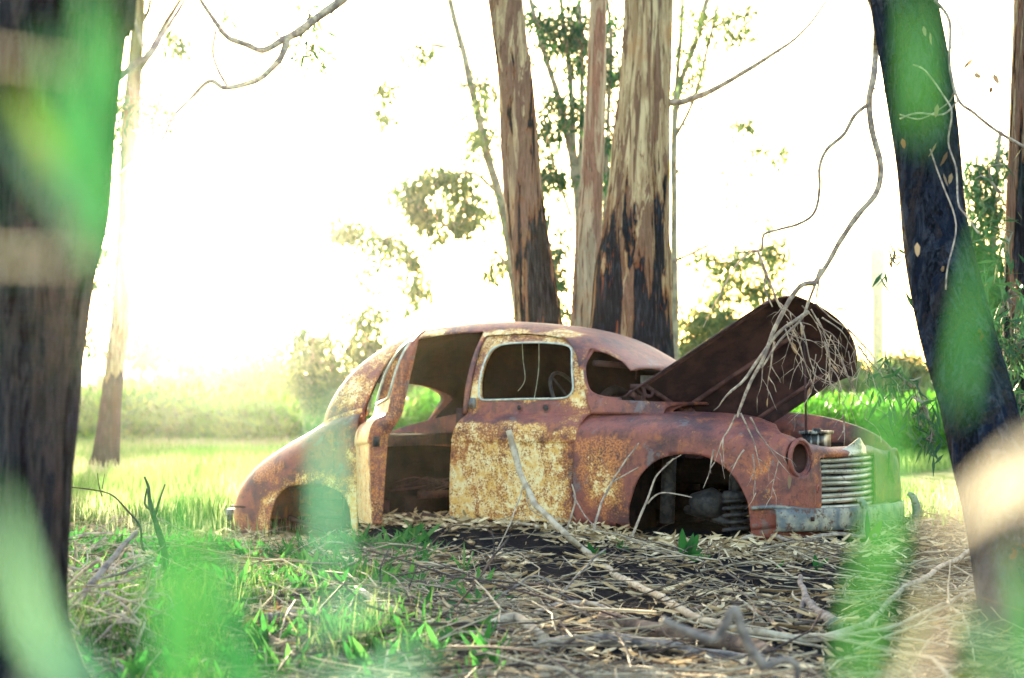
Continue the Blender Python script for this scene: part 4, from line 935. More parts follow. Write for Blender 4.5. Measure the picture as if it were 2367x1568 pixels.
for (X, Y, a, L, dp) in [(1700, 960, 2.1, 120, 1), (1712, 955, 1.5, 150, 2), (1735, 965, 1.3, 160, 2), (1690, 905, 2.6, 60, 0), (1880, 690, .35, 120, 2), (1885, 700, .9, 190, 2), (1875, 715, 1.2, 200, 2), (1850, 745, 1.4, 170, 2), (1830, 760, 1.0, 150, 1), (1815, 760, 1.6, 150, 1), (1900, 735, .3, 110, 1), (1935, 715, -.2, 40, 0), (1960, 760, .9, 160, 2), (1985, 800, 1.2, 160, 2), (1995, 830, 1.3, 130, 1), (1945, 830, 1.5, 150, 1), (1790, 790, 1.7, 110, 1), (1765, 830, 1.3, 90, 1), (1920, 850, .9, 90, 1), (1800, 700, .6, 70, 1), (1905, 790, 1.6, 100, 1), (1650, 1040, 1.8, 55, 0), (1720, 1040, 1.9, 70, 1), (1740, 1050, 1.2, 90, 1), (1950, 960, 1.4, 70, 1)]:
    twiggy((X, Y, dd + r.normal(0, .05)), a, L, r.uniform(1.7, 2.9), dp)
for _ in range(16):
    t_ = r.random(); twiggy((1800 + 195 * t_ + r.normal(0, 15), 715 + 100 * t_ + r.normal(0, 30), dd + r.normal(0, .08)), r.uniform(.5, 2.2), r.uniform(50, 130), r.uniform(1.0, 1.8), 1)
V = np.concatenate(mb.v) - TRB; new_mesh('twig', V, mb.f, M['branch_bark'], hang)
idx = r.choice(len(tips), 12, replace=False); C = pxpts([tips[i] for i in idx])
def dry(C, L, W, par, sd):
    for q_, c_ in enumerate(C):
        o = leaves(c_[None], r.normal(size=(1, 3)) * .35 + [0, 0, -1], L * r.uniform(.7, 1.2), W * r.uniform(.7, 1.2), 'dry_leaf', M['dry_leaf'], par, six=True, seed=sd + q_); o.data.transform(Matrix.Translation(Vector(-TRB)))
dry(C, .075, .022, hang, 3)
# stringy vines and a leafy spray of the leaning tree
mb = MB()
for L, rd_ in [([(2110, 150, 9.0), (2140, 165, 9.0), (2180, 220, 9.0), (2200, 260, 8.9), (2192, 330, 8.9), (2210, 390, 8.8), (2215, 470, 8.7), (2235, 500, 8.6), (2262, 540, 8.5)], 2.2), ([(2080, 265, 9.0), (2130, 275, 9.0), (2190, 240, 9.0), (2205, 215, 8.9)], 1.8), ([(2150, 345, 8.9), (2165, 390, 8.9), (2180, 430, 8.8), (2210, 520, 8.7), (2190, 620, 8.6), (2186, 670, 8.6)], 1.8), ([(2160, 0, 9.1), (2195, 50, 9.1), (2195, 150, 9.1), (2215, 230, 9.0), (2250, 260, 9), (2300, 300, 9), (2367, 340, 9)], 4.0), ([(2215, 232, 9), (2180, 265, 9), (2120, 262, 9), (2080, 275, 9)], 2.5), ([(2200, 110, 9.1), (2225, 80, 9.1), (2210, 40, 9.1)], 2)]:
    mb.tube(smooth(pxpts(L), 5), rd_ * 9 / F_PX, 5)
new_mesh('vine', np.concatenate(mb.v) - TRB, mb.f, M['branch_bark'], TR)
C = pxpts([(2135, 60, 9), (2150, 75, 9), (2168, 240, 8.9), (2190, 350, 8.8), (2180, 400, 8.8), (2165, 330, 8.9), (2085, 320, 8.9), (2120, 560, 8.7), (2178, 615, 8.6), (2200, 400, 8.7), (2250, 170, 9), (2290, 200, 9), (2296, 170, 9), (2330, 235, 9), (2250, 135, 9)] )
dry(C, .07, .024, TR, 40)
crown([(2050, 860, 30, 50, 10.5, .4), (2090, 880, 50, 60, 10.5, .7), (2130, 930, 35, 70, 10.2, .8), (2060, 600, 50, 50, 10, .15), (2250, 640, 30, 80, 10, .4), (2290, 420, 50, 60, 10, .3), (2330, 560, 40, 60, 10, .4), (2150, 1010, 30, 50, 10, .3)], TRB, 'foliage', M['leaf_dark'], TR, n=110, sub=6, size=.13, seed=140, width=.15)
# -- trunk on the right edge
b = at(2350, 1110, 13); b[2] = -.15
t, b = tree('gum_tree', 'upright trunk cut by the right edge of the view, green leaves hanging on it', b)
trunk_mesh([(2372, 1190, 13), (2370, 1000, 13), (2368, 860, 13), (2362, 600, 13), (2366, 350, 13), (2372, 100, 13), (2380, -100, 13)], [58, 54, 50, 40, 36, 33, 32], b, 'trunk', M['bark_c1'], t, seed=91, sides=30)
crown([(2345, 800, 40, 70, 12.6, 1.0), (2330, 690, 30, 60, 12.6, .7), (2350, 930, 40, 70, 12.6, .8), (2360, 1000, 40, 60, 12.6, .6)], b, 'foliage', M['leaf_dark'], t, n=220, sub=7, size=.14, seed=150, width=.16)

# ================================================================ GROUND COVER
def on_car_floor(x, y):
    dx = x - CO[0]; dy = y - CO[1]; u = dx * CF[0] + dy * CF[1]; l = dx * CV[0] + dy * CV[1]
    return (u > -2.05) & (u < 2.7) & (np.abs(l) < .86)
def gpts(n, y0, y1, x_half, seed, dens=None, near_bias=1.0):
    r = np.random.default_rng(seed); out = []
    tot = 0
    while tot < n:
        y = y0 + (y1 - y0) * r.random(n * 2) ** near_bias; x = (r.random(n * 2) * 2 - 1) * x_half(y)
        k = ~on_car_floor(x, y)
        if dens is not None: k &= r.random(n * 2) < dens(x, y)
        out.append(np.stack([x[k], y[k]], -1)); tot += k.sum()
    return np.concatenate(out)[:n], r
XH = lambda y: .29 * y + 1.1
# dead leaves
def litter_d(x, y):
    P = np.stack([x, y, x * 0], -1); c = char_mask(x, y)
    return np.clip(1.0 - 1.02 * c + .5 * (vn(P, 3.5, 77, 2) - .45), .09, 1)
p, r = gpts(34000, 4.6, 15.5, XH, 201, litter_d)
n = len(p); z = ground_h(p[:, 0], p[:, 1]) + r.random(n) ** 2 * .045 + .004
a = r.uniform(0, 6.28, n); D_ = np.stack([np.cos(a), np.sin(a), r.normal(0, .22, n)], -1)
o = leaves(np.column_stack([p, z]), D_, r.uniform(.03, .15, n), r.uniform(.005, .019, n), 'fallen_leaves', M['litter'], None, six=True, seed=202, rnd=r.beta(1.6, 1.4, n)); tag(o, kind='stuff')
# a bank of leaves along the sill and in front of the car
q = []
for (u0, u1, l0, l1, m) in ((-.8, 1.4, -1.12, -.88, 480), (-2.3, -.7, -1.5, -.9, 330), (1.2, 3.3, -1.7, -.9, 1100), (2.6, 3.6, -.9, 1.0, 500), (-.8, -.05, -.9, -.3, 120)):
    u = r.uniform(u0, u1, m); l = r.uniform(l0, l1, m); w = CO + CF * u[:, None] + CV * l[:, None]; q.append(w[:, :2])
p = np.concatenate(q); n = len(p); z = ground_h(p[:, 0], p[:, 1]) + r.random(n) ** 1.6 * .07 + .004
a = r.uniform(0, 6.28, n); D_ = np.stack([np.cos(a), np.sin(a), r.normal(0, .3, n)], -1)
o = leaves(np.column_stack([p, z]), D_, r.uniform(.06, .13, n), r.uniform(.012, .024, n), 'leaf_litter', M['litter'], None, six=True, seed=203, rnd=r.beta(2.2, 1.2, n)); tag(o, kind='stuff')
# fine twigs lying everywhere
def twigs_stuff(n, y0, y1, seed, dens, name, lmin, lmax, rad):
    p, r = gpts(n, y0, y1, XH, seed, dens)
    a = r.uniform(0, math.pi, n); L = r.uniform(lmin, lmax, n); R_ = rad * r.uniform(.5, 1.4, n)
    K = 5; t = np.linspace(-.5, .5, K); bend = r.normal(0, .10, (n, 2)); ph = r.uniform(0, 6.28, n); lift = np.abs(r.normal(0, .03, n)); tilt = r.normal(0, .12, n)
    dirx, diry = np.cos(a), np.sin(a)
    off = bend[:, :1] * L[:, None] * np.cos(t * 6 + ph[:, None]) * .5
    X = p[:, :1] + dirx[:, None] * t * L[:, None] - diry[:, None] * off
    Y = p[:, 1:] + diry[:, None] * t * L[:, None] + dirx[:, None] * off
    Z = ground_h(p[:, 0], p[:, 1])[:, None] + .012 + lift[:, None] + np.abs(tilt[:, None] * (t + .5)) * L[:, None] + (bend[:, 1:] * L[:, None] * np.sin(t * 5 + ph[:, None])) * .35
    V = np.zeros((n, K, 3, 3))
    for s_ in range(3):
        an = s_ * 2.094; rr = R_[:, None] * np.linspace(1, .5, K)
        V[:, :, s_, 0] = X - diry[:, None] * np.cos(an) * rr; V[:, :, s_, 1] = Y + dirx[:, None] * np.cos(an) * rr; V[:, :, s_, 2] = Z + np.sin(an) * rr
    b = (np.arange(n) * K * 3)[:, None, None, None]; k = (np.arange(K - 1) * 3)[None, :, None, None]; s3 = np.arange(3)
    q = np.stack([s3, (s3 + 1) % 3, (s3 + 1) % 3 + 3, s3 + 3], -1)[None, None]
    F = (b + k + q).reshape(-1, 4)
    o = new_mesh(name, V.reshape(-1, 3), F, M['twig'], None, attrs={'rnd': np.repeat(r.random(n), K * 3)}); tag(o, kind='stuff')
twigs_stuff(6500, 4.6, 15, 211, lambda x, y: (1 - .92 * sst(char_mask(x, y), .45, .7)) * .5 + .5 * (vn(np.stack([x, y, x * 0], -1), 1.4, 79, 2) > .5) * (1 - .9 * sst(char_mask(x, y), .45, .7)), 'twig_litter', .08, .55, .0028)
twigs_stuff(650, 4.6, 12, 212, lambda x, y: 1 - .6 * sst(char_mask(x, y), .5, .8), 'stick_litter', .35, 1.0, .0065)
# curled strips of fallen bark
p, r = gpts(420, 5.3, 13.5, XH, 240, None); mbv = []; mbf = []; mr = []
for j, (x, y) in enumerate(p):
    a = r.uniform(0, 6.28); L = r.uniform(.08, .30); w = r.uniform(.012, .04); K = 7; cu = r.uniform(-1.5, 1.5); z0 = float(ground_h(x, y)) + .01
    d = np.array([math.cos(a), math.sin(a), 0]); s_ = np.array([-d[1], d[0], 0]); b0 = len(mbv) * 1
    for t in np.linspace(-.5, .5, K):
        c = np.array([x, y, z0]) + d * L * t + s_ * cu * .1 * L * t * t * 4 + [0, 0, abs(cu) * .35 * L * t * t + .012]
        for e in (-1, -.3, .3, 1): mbv.append(c + s_ * e * w * .5 + [0, 0, w * .45 * (abs(e) ** 2)])
    for q in range(K - 1):
        for e in range(3): o_ = b0 + q * 4 + e; mbf.append([o_, o_ + 1, o_ + 5, o_ + 4])
    mr += [r.random()] * (K * 4)
o = new_mesh('bark_debris', mbv, mbf, M['litter'], attrs={'rnd': mr}); tag(o, kind='stuff')
# low leafy weeds at the left, in front of the car
p, r = gpts(1500, 6.2, 13.5, XH, 241, lambda x, y: sst(-x - .06 * y, -.5, .2) * np.clip((vn(np.stack([x, y, x * 0], -1), 2.6, 93, 2) - .42) * 5, 0, 1))
n = len(p) * 5; P5 = np.repeat(p, 5, 0) + r.normal(0, .015, (n, 2)); a = r.uniform(0, 6.28, n)
o = leaves(np.column_stack([P5, ground_h(P5[:, 0], P5[:, 1])]), np.stack([np.cos(a), np.sin(a), r.uniform(.2, 1.6, n)], -1), r.uniform(.05, .20, n), r.uniform(.014, .034, n), 'leafy_weeds', M['sprout'], None, six=True, seed=242); tag(o, kind='stuff')
# ---- grass
def grass(name, n, y0, y1, seed, dens, h0, h1, w, mat, lean=.35, xh=XH, nb=1.0, rn=None):
    p, r = gpts(n, y0, y1, xh, seed, dens, nb); n = len(p)
    z = ground_h(p[:, 0], p[:, 1]) - .01; h = r.uniform(h0, h1, n); sc = np.clip(p[:, 1] / 14, 1, 3)
    a = r.uniform(0, 6.28, n); ln = r.uniform(.1, 1, n) * lean * h
    d = np.stack([np.cos(a) * ln, np.sin(a) * ln, h * 1.0], -1); s = np.stack([-np.sin(a + .6), np.cos(a + .6), a * 0], -1) * (w * sc)[:, None]
    B = np.column_stack([p, z])
    V = np.stack([B - s, B + s, B + d * .55 * [.6, .6, 1] + s * .8, B + d, B + d * .55 * [.6, .6, 1] - s * .8], 1)
    F = (np.arange(n)[:, None] * 5 + np.array([[0, 1, 2, 3, 4]])); V = V.reshape(-1, 3)
    o = new_mesh(name, V, F, mat, None, sm=False, attrs={'rnd': np.repeat(r.random(n) if rn is None else rn(p, r), 5)}); tag(o, kind='stuff')
def patch(f, lo, sd): return lambda x, y: np.clip((vn(np.stack([x, y, x * 0], -1), f, sd, 2) - lo) * 4, 0, 1)
big = lambda p, r: np.clip(vn(np.stack([p[:, 0], p[:, 1] * .6, p[:, 0] * 0], -1), .35, 91, 2) * 1.5 - .3 + r.normal(0, .12, len(p)), 0, 1)
grass('meadow_grass', 95000, 13.2, 48, 220, lambda x, y: sst(y, 13.4, 18) * (char_mask(x, y) < .35) * patch(.5, .15, 90)(x, y), .05, .24, .0042, M['grass'], xh=lambda y: .29 * y + 1.5, nb=1.5, rn=big)
grass('short_grass', 21000, 5.4, 17, 221, lambda x, y: (1 - .93 * sst(y + .35 * (x + 3.2), 10.2, 11.2) * (1 - sst(y, 15, 15.6)) * sst(x, -3.3, -2.6)) * np.clip(sst(-x - .10 * y, -.6, .3), .0, 1) * (1 - .8 * sst(char_mask(x, y), .4, .7) * (x > -1.2)) * np.clip((vn(np.stack([x, y, x * 0], -1), 2.2, 92, 2) - .45) * 4, 0.03, 1), .05, .22, .0035, M['grass_green'], lean=.9)
grass('grass', 9000, 12.5, 19, 222, lambda x, y: sst(x, 2.2, 3.4) * sst(y, 12.5, 15), .05, .25, .004, M['grass'], lean=.6, xh=lambda y: .3 * y + 1)
# low bright shrubs of the band beyond the meadow: a mass nobody could count
def shrub_mass(name, x0, x1, y0, y1, zt, n, seed, size, mat):
    r = np.random.default_rng(seed); k = 220
    cx = r.uniform(x0, x1, k); cy = r.uniform(y0, y1, k); cz = r.uniform(.25, 1, k) * zt; rr = r.uniform(.5, 1.3, k)
    i = r.integers(0, k, n); v = sphere_pts(n, r) * r.uniform(.5, 1, n)[:, None] ** .5
    C = np.stack([cx[i] + v[:, 0] * rr[i] * 1.4, cy[i] + v[:, 1] * rr[i], np.maximum(-.05, cz[i] - .3 + v[:, 2] * rr[i] * .45)], -1)
    C[:, 2] = np.minimum(C[:, 2], zt * (1 + .2 * vn(C, .3, seed, 2)))
    o = leaves(C, v + [0, 0, .7], size * r.uniform(.6, 1.3, n), size * .5, name, mat, None, seed=seed + 1, rnd=np.clip(vn(C, .8, seed + 2, 2) * 1.6 - .4 + r.normal(0, .12, n), 0, 1)); tag(o, kind='stuff')
shrub_mass('shrubbery', -13, 3.5, 44, 52, 1.02, 26000, 230, .22, M['leaf_hedge'])
shrub_mass('undergrowth', 3, 14, 34, 42, .85, 22000, 231, .18, M['leaf_hedge'])
shrub_mass('vegetation', -30, 34, 62, 78, 1.5, 22000, 232, .5, M['leaf_far'])

# ================================================================ FALLEN BRANCHES
def gl(L):   # (X, Y, lift) on the ground -> world
    return np.array([G(X, Y) + np.array([0, 0, l]) for X, Y, l in L])
def branch(label, mains, mat, name='fallen_branch', group=None, sides=9, rough=.22, seed=0, cat='branch'):
    """mains: (world points, r0, r1 in metres)"""
    base = np.array(mains[0][0][0]); mb = MB(); obs = []
    for i, (P, r0, r1) in enumerate(mains):
        Q = smooth(P, 8); L = np.linalg.norm(np.diff(Q, axis=0), axis=1).sum()
        w = np.stack([vn(Q, 5, seed + 3 * i + q, 2) for q in range(3)], -1) - .5
        Q = Q + w * .04 * min(L, 1) * np.minimum(1, np.arange(len(Q)) / 4)[:, None]
        m2 = MB(); m2.tube(Q, [r0, r1], sides, rough=rough, seed=seed + i)
        if i == 0: o = new_mesh(name, np.concatenate(m2.v) - base, m2.f, mat)
        else: new_mesh('side_twig', np.concatenate(m2.v) - base, m2.f, mat, o)
    o.location = tuple(base); tag(o, label, cat, group); return o
def erect(L, D): return np.array([at(X, Y, D if np.isscalar(D) else D) for X, Y in L])
def px(L): return np.array([at(*p) for p in L])
branch('long pale stick leaning up against the cream front door', [(np.concatenate([px([(1176, 995, 12.75), (1190, 1050, 12.7), (1212, 1115, 12.6), (1255, 1185, 12.3), (1310, 1240, 11.9)]), gl([(1350, 1290, .04), (1430, 1345, .03), (1530, 1405, .04), (1620, 1448, .03), (1750, 1484, .04), (1880, 1492, .03), (2010, 1470, .05)])]), .021, .016),
   (px([(1213, 1116, 12.6), (1200, 1150, 12.5), (1180, 1210, 12.3), (1150, 1270, 12.0)]), .006, .003), (px([(1214, 1120, 12.6), (1222, 1170, 12.5), (1260, 1200, 12.3), (1300, 1215, 12.2)]), .005, .003)], M['wood_pale'], seed=1)
branch('thick brown bark log lying flat at the bottom centre', [(gl([(1395, 1448, .03), (1480, 1470, .03), (1600, 1490, .03), (1705, 1505, .03), (1775, 1532, .03)]), .036, .040)], M['wood_brown'], name='log', cat='log', seed=4)
branch('dark cracked log behind the brown one at the bottom centre', [(gl([(1240, 1515, .02), (1330, 1492, .02), (1440, 1492, .02), (1580, 1518, .02), (1720, 1540, .02), (1790, 1548, .02)]), .028, .026)], M['wood_grey'], name='log', cat='log', seed=5)
branch('bleached curved root arching through the leaf litter', [(gl([(802, 1366, .05), (830, 1398, .06), (880, 1418, .05), (940, 1440, .03), (985, 1462, .03), (1050, 1470, .03), (1120, 1475, .04), (1190, 1462, .06), (1260, 1490, .02)]), .016, .022), (gl([(880, 1418, .04), (925, 1455, .03), (1010, 1462, .03)]), .010, .012)], M['wood_pale'], seed=6, name='root', cat='root')
branch('grey log half hidden behind the green blades at lower left', [(gl([(610, 1452, .03), (690, 1440, .03), (780, 1424, .03), (860, 1414, .03)]), .026, .020)], M['wood_grey'], name='log', cat='log', seed=7)
branch('short dark broken log with a pale end in the grass', [(gl([(600, 1482, .03), (640, 1510, .03), (690, 1548, .03)]), .024, .028)], M['wood_brown'], name='log', cat='log', seed=8)
branch('knotty grey stump piece standing out of the black soil', [(gl([(1850, 1395, .13), (1862, 1420, .07), (1890, 1440, .05), (1935, 1462, .03)]), .010, .032), (gl([(1862, 1420, .07), (1845, 1440, .02)]), .016, .012)], M['wood_grey'], name='log', cat='log', seed=9)
branch('bent grey branch running across the litter at lower right', [(gl([(2000, 1475, .05), (2060, 1432, .08), (2130, 1390, .10), (2190, 1350, .10), (2250, 1330, .14)]) , .014, .010), (gl([(2130, 1390, .10), (2200, 1395, .08), (2240, 1420, .05)]), .007, .004), (gl([(2250, 1330, .14), (2300, 1330, .2), (2345, 1270, .28), (2370, 1240, .3)]), .010, .006)], M['branch_bark'], seed=10)
branch('thin pale branch lying in front of the burnt leaning tree', [(gl([(1830, 1490, .03), (1960, 1500, .05), (2080, 1478, .07), (2190, 1440, .09), (2290, 1400, .1), (2380, 1370, .1)]), .010, .007), (gl([(2190, 1440, .09), (2240, 1500, .05), (2250, 1560, .03)]), .005, .003)], M['wood_pale'], seed=11)
branch('crooked stick in the leaves just below the bumper', [(gl([(1700, 1266, .05), (1780, 1262, .06), (1840, 1275, .05), (1900, 1264, .06), (1970, 1262, .07), (2020, 1262, .06)]), .016, .012)], M['branch_bark'], seed=12)
branch('reddish brown branch curving down right of centre', [(gl([(1560, 1432, .02), (1640, 1422, .04), (1690, 1420, .05), (1750, 1440, .04), (1790, 1462, .03), (1830, 1488, .02)]), .010, .007)], M['wood_brown'], seed=13)
branch('straight grey branch slanting behind the long pale stick', [(gl([(1230, 1440, .03), (1330, 1420, .06), (1440, 1450, .04), (1540, 1475, .03)]), .011, .009)], M['branch_bark'], seed=14)
branch('pale stick lying along the foot of the front door', [(gl([(1040, 1214, .05), (1110, 1216, .05), (1180, 1222, .05), (1250, 1230, .04)]), .014, .010)], M['wood_pale'], seed=15)
branch('forked dry twig standing up before the front fender', [(px([(1372, 1230, 12.1), (1385, 1170, 12.15), (1405, 1130, 12.2), (1440, 1075, 12.2), (1474, 1022, 12.2)]), .008, .004), (px([(1410, 1118, 12.2), (1440, 1100, 12.2), (1476, 1080, 12.2)]), .005, .003)], M['branch_bark'], seed=16, name='standing_twig', cat='twig')
branch('grey twig standing across the black front wheel arch', [(px([(1460, 1240, 12.0), (1480, 1195, 12.0), (1500, 1150, 12.0), (1520, 1100, 12.0), (1560, 1058, 12.0)]), .009, .004), (px([(1496, 1165, 12), (1530, 1140, 12), (1600, 1150, 12)]), .006, .003), (px([(1540, 1072, 12), (1575, 1052, 12)]), .003, .002)], M['branch_bark'], seed=17, name='standing_twig', cat='twig')
branch('short dead twig at the gap between door and fender', [(px([(1310, 1225, 12.3), (1330, 1160, 12.3), (1322, 1120, 12.3)]), .007, .004), (px([(1325, 1145, 12.3), (1350, 1190, 12.2), (1390, 1230, 12.1)]), .005, .003)], M['branch_bark'], seed=18, name='standing_twig', cat='twig')
branch('thin dark stem rising from the litter below the front door', [(px([(1042, 1442, 9.2), (1075, 1390, 9.3), (1110, 1330, 9.4), (1150, 1275, 9.5), (1178, 1235, 9.6)]), .008, .004), (px([(1110, 1330, 9.4), (1140, 1280, 9.4), (1135, 1220, 9.5)]), .004, .003)], M['char_wood'], seed=19, name='standing_twig', cat='twig')
branch('bent twig arching over the litter at centre', [(px([(1100, 1420, 9.0), (1190, 1350, 9.2), (1250, 1330, 9.3), (1330, 1400, 9.2), (1400, 1440, 9.1)]), .006, .004), (px([(1250, 1440, 9), (1300, 1370, 9.1), (1355, 1310, 9.3), (1400, 1270, 9.5)]), .006, .004)], M['wood_grey'], seed=20, name='standing_twig', cat='twig')
branch('dark dead twig poking up below the open rear door', [(px([(885, 1425, 9.0), (882, 1370, 9.1), (878, 1320, 9.2), (900, 1270, 9.3)]), .006, .003), (px([(925, 1400, 9), (950, 1350, 9.1), (965, 1310, 9.2)]), .004, .002)], M['char_wood'], seed=22, name='standing_twig', cat='twig')
branch('black forked snag standing in the grass left of the car', [(px([(385, 1320, 10.5), (375, 1255, 10.5), (355, 1190, 10.5), (345, 1150, 10.5), (342, 1125, 10.5), (332, 1103, 10.5)]), .020, .005), (px([(358, 1195, 10.5), (368, 1160, 10.5), (382, 1120, 10.5)]), .007, .004), (px([(350, 1180, 10.5), (335, 1165, 10.5), (340, 1130, 10.5)]), .008, .004)], M['char_wood'], seed=23, name='snag', cat='snag')
branch('arching bare twig between the left trunk and the snag', [(px([(345, 1300, 10.4), (328, 1260, 10.4), (322, 1215, 10.4), (295, 1180, 10.4), (262, 1148, 10.4), (215, 1135, 10.4), (165, 1130, 10.4)]), .007, .003), (px([(236, 1148, 10.4), (228, 1120, 10.4), (225, 1094, 10.4)]), .004, .002), (px([(236, 1130, 10.4), (242, 1095, 10.4)]), .003, .002)], M['char_wood'], seed=24, name='standing_twig', cat='twig')
branch('thick dark stick leaning at the front of the brush pile', [(px([(160, 1420, 8.2), (210, 1355, 8.4), (260, 1290, 8.6), (320, 1230, 8.8)]), .020, .010), (px([(225, 1340, 8.4), (300, 1320, 8.6), (360, 1290, 8.8)]), .007, .004)], M['wood_grey'], seed=25, name='fallen_branch')
# brush pile beside the left trunk: many crossing sticks, one thing
r = np.random.default_rng(33); mb = MB(); base = G(210, 1440)
for k in range(130):
    c = G(r.uniform(140, 400), r.uniform(1270, 1540)) + [0, 0, r.uniform(.01, .16)]; a = r.uniform(0, 6.28); L = r.uniform(.15, .45); tz = r.normal(0, .45)
    d_ = np.array([math.cos(a), math.sin(a) * .8, tz]); Q = smooth([c - d_ * L * .5, c - d_ * L * .1 + r.normal(0, .04, 3), c + d_ * L * .2 + r.normal(0, .04, 3), c + d_ * L * .5], 4)
    mb.tube(Q - base, [r.uniform(.004, .009), .003], 5)
o = mb.build('brush_pile', M['branch_bark']); o.location = tuple(base); tag(o, 'tangled pile of dry sticks at the foot of the huge left trunk', 'brush pile')
# near, out of focus, twig at the bottom right
branch('blurred dark forked twig close to the viewer at the bottom', [(px([(1530, 1432, 5.0), (1600, 1465, 5.0), (1650, 1478, 5.0), (1672, 1450, 5.0), (1695, 1408, 5.0), (1712, 1450, 5.0), (1735, 1500, 5.0), (1770, 1545, 5.0)]), .011, .014), (px([(1770, 1545, 5), (1810, 1525, 5), (1840, 1540, 5), (1842, 1580, 5)]), .010, .008), (px([(1790, 1560, 5), (1792, 1590, 5)]), .009, .008)], M['wood_grey'], seed=26, name='standing_twig', cat='twig')

# ================================================================ GREEN SPROUTS
def blade_mesh(mb, root, tip, w, bend=0.0, up=None, n=10, rnd=.5, fold=.25):
    root, tip = np.array(root, float), np.array(tip, float); ax_ = tip - root; L = np.linalg.norm(ax_); d_ = ax_ / L
    view = np.array([0, 1, 0]) if up is None else np.array(up, float); s_ = np.cross(d_, view); s_ /= np.linalg.norm(s_) + 1e-9; nn = np.cross(s_, d_)
    V = []
    for t in np.linspace(0, 1, n):
        c = root + ax_ * t + nn * bend * L * (t * t - t) * 2 + s_ * bend * L * .3 * (t * t - t)
        ww = w * (math.sin(math.pi * min(1, t ** .75 * .97 + .03)) ** .8) * .5
        V += [c - s_ * ww + nn * ww * fold, c, c + s_ * ww + nn * ww * fold]
    F = []
    for i in range(n - 1):
        a = i * 3; F += [[a, a + 1, a + 4, a + 3], [a + 1, a + 2, a + 5, a + 4]]
    mb.add(V, F, rnd=rnd)
def sprout(label, X, Y, lv, D=None, mat='sprout', grp='young green sprouts in the litter'):
    b = G(X, Y) if D is None else at(X, Y, D); D = b[1]; t = thing('seedling', label, 'seedling', tuple(b), 0, grp)
    mb = MB(); mb.tube([(0, 0, -.01), (0, 0, .03)], .004, 6); mb.build('stem', M['sprout'], t)
    for (dx, dy, w) in lv:
        s_ = D / F_PX; mb = MB(); tip = np.array([dx * s_, random.uniform(-.05, .05), -dy * s_])
        blade_mesh(mb, (0, 0, 0), tip, w * s_, random.uniform(-.15, .25), up=(random.uniform(-.3, .3), 1, random.uniform(-.5, .5)), rnd=random.random())
        mb.build('leaf', M[mat], t)
sprout('tallest bright green sprout below the front wheel arch', 1582, 1292, [(-6, -72, 22), (32, -58, 26), (20, -62, 16), (60, -8, 18), (45, -24, 16), (10, -40, 14)])
sprout('small upright two leaved sprout right of the big sprout', 1888, 1318, [(-6, -38, 13), (28, -30, 9), (8, -20, 8)])
sprout('little sprout in the pale leaves behind the small one', 1798, 1318, [(12, -24, 9), (-4, -14, 6)])
sprout('dandelion like sprout with one long leaf under the rear door', 785, 1325, [(-8, -62, 22), (52, -48, 20), (8, -36, 16)])
sprout('green sprout crossed by the long leaning stick', 1372, 1290, [(-14, -38, 16), (30, -14, 16), (12, -26, 12)])
sprout('narrow sprout between the crossed sticks and big sprout', 1432, 1272, [(-8, -28, 10), (8, -24, 9), (34, -6, 12)])
sprout('slim tall sprout with upright leaves left of the long stick', 1110, 1372, [(-4, -66, 16), (34, -62, 14), (20, -40, 14), (28, -18, 14)])
sprout('broad leaved seedling flat on the litter, nearest the root', 1078, 1400, [(-46, -18, 18), (-10, -4, 16), (18, -22, 12)])
sprout('single oval leaf seedling beside the bleached root', 985, 1432, [(30, -22, 22), (12, -14, 10)])
sprout('seedling with pointed leaves in the grass, left of centre', 510, 1400, [(-26, -34, 18), (10, -42, 18), (30, -30, 14), (-14, -46, 12)])
sprout('bushy seedling between the snag and the car', 610, 1220, [(-14, -50, 22), (18, -44, 20), (4, -56, 18), (34, -20, 12), (-30, -26, 12)])
sprout('small seedling in the leaves at the back wheel', 628, 1302, [(-8, -22, 12), (14, -18, 9)])
sprout('leafy seedling behind the brush pile', 300, 1285, [(-22, -30, 15), (16, -34, 15), (30, -16, 10)])
sprout('yellow green thin stemmed weed before the black bank', 1072, 1325, [(-32, -50, 5), (0, -74, 5), (26, -56, 5), (36, -36, 4), (-16, -30, 4)])
sprout('tuft of low leaves at the bottom left corner of the grass', 560, 1470, [(-20, -20, 14), (16, -26, 14), (30, -6, 10)])
sprout('pale blurred sprout beside the far overrider', 2010, 1262, [(-4, -84, 14), (30, -60, 24), (16, -20, 14)], mat='blade')

# ================================================================ OUT OF FOCUS PLANTS CLOSE TO THE VIEWER
def reed(label, X, base_y, D, blades, mat, name='foreground_plant', cat='plant'):
    """blades: (root X, root Y, tip X, tip Y, width px, bend); the plant grows from the ground right below"""
    b = at(X, base_y, D); b[2] = float(ground_h(b[0], b[1])); t = thing(name, label, cat, tuple(b))
    mb = MB(); c0 = np.array(at(X, base_y, D)) - b
    mb.tube(smooth([(0, 0, -.02), c0 * [.5, .5, .5] + [.01, 0, 0], c0], 5), [.003, .0015], 6); mb.build('stem', M[mat], t)
    for k, (x0, y0, x1, y1, w, bd) in enumerate(blades):
        mb = MB(); p0 = at(x0, y0, D + .02 * k) - b; p1 = at(x1, y1, D + .05 * math.sin(k * 2.1)) - b
        blade_mesh(mb, p0, p1, w * .58 * D / F_PX, bd, rnd=random.random(), n=14); mb.build('leaf', M[mat], t)
        mb = MB(); mb.tube(smooth([c0, (c0 + p0) / 2 + [0, .02, 0], p0], 3),   .0006, 4, cap=False); mb.build('leaf_stalk', M[mat], t)
    return t
reed('blurred yellow green leaves hanging over the top of the left trunk', -380, 500, 0.78, [(250, 560, 200, -60, 150, .15), (230, 640, 90, 60, 130, -.2), (255, 420, 290, -30, 60, .1), (150, 420, 20, 180, 90, .1)], 'blade')
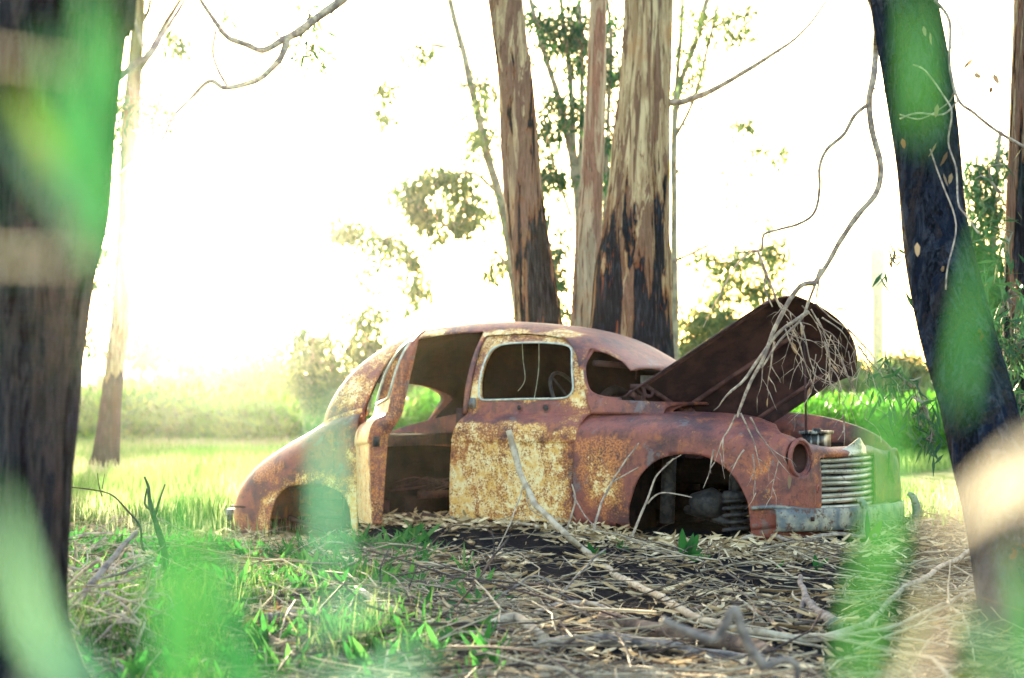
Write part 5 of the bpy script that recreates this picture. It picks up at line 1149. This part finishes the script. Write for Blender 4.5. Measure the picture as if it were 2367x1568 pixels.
reed('blurred tan leaf strips lying across the left trunk', -380, 900, .72, [(-60, 590, 225, 600, 17, .04), (-60, 120, 200, 160, 15, .1)], 'blade_dry')
reed('blurred blue green leaf strips crossing the left trunk', -380, 700, 0.68, [(210, 560, -20, 240, 70, .1)], 'blade_teal')
reed('blurred green leaf fan at the bottom left corner', 60, 1600, 0.65, [(130, 1640, -10, 1120, 90, .1), (200, 1620, 30, 1380, 80, -.1), (280, 1640, 80, 1430, 70, .1)], 'blade_teal')
reed('blurred bright green blade rising left of the car', 420, 1600, 0.75, [(400, 1660, 372, 1090, 120, .05), (560, 1660, 500, 1230, 140, .1), (440, 1640, 465, 960, 95, -.05), (640, 1640, 520, 1380, 70, .1)], 'blade')
reed('blurred pale bluish blade crossing the rear wheel', 740, 1400, 0.78, [(765, 1330, 752, 860, 62, .04), (700, 1440, 900, 1380, 50, .1)], 'blade_teal')
reed('blurred bluish leaves along the bottom edge', 900, 1700, 0.75, [(760, 1640, 1010, 1480, 60, .1), (820, 1640, 700, 1500, 50, -.1), (960, 1640, 880, 1540, 70, .1)], 'blade_teal')
reed('blurred green blade in front of the car nose', 2030, 1700, 0.75, [(1960, 1640, 2050, 1120, 74, -.05), (2050, 1330, 2035, 840, 100, .05), (1990, 1640, 2130, 1330, 40, .1)], 'blade')
reed('blurred green leaf over the top of the leaning burnt tree', 2750, 500, 0.75, [(2130, 330, 2110, -60, 75, .05), (2215, 960, 2290, 500, 60, -.1)], 'blade')
reed('blurred dark green leaves in the lower right corner', 2330, 1700, 0.85, [(2330, 1640, 2230, 1400, 90, .1), (2390, 1640, 2340, 1250, 90, .1), (2200, 1640, 2390, 1480, 60, -.1)], 'blade')
reed('blurred straw coloured leaves at the right edge', 2300, 1400, 0.65, [(2440, 1000, 2150, 1260, 95, .1), (2440, 1080, 2240, 1200, 60, 0), (2080, 1640, 2190, 1300, 60, .1)], 'blade_dry')

# ================================================================ HAZE
me = bpy.data.meshes.new('haze'); bm = bmesh.new(); bmesh.ops.create_cube(bm, size=1); bm.to_mesh(me); bm.free()
hz = bpy.data.objects.new('haze', me); COL.objects.link(hz); hz.dimensions = (1700, 1900, 60)
hz.scale = (1700, 1900, 60); hz.location = (0, 460, 28.5); tag(hz, kind='stuff')
m = bpy.data.materials.new('haze_air'); m.use_nodes = True; t = m.node_tree
for nd in list(t.nodes):
    if nd.type == 'BSDF_PRINCIPLED': t.nodes.remove(nd)
pv = t.nodes.new('ShaderNodeVolumePrincipled'); pv.inputs['Color'].default_value = (1, .97, .90, 1); pv.inputs['Density'].default_value = .00008; pv.inputs['Anisotropy'].default_value = .955
t.links.new(pv.outputs[0], [nd for nd in t.nodes if nd.type == 'OUTPUT_MATERIAL'][0].inputs['Volume'])
me.materials.append(m)
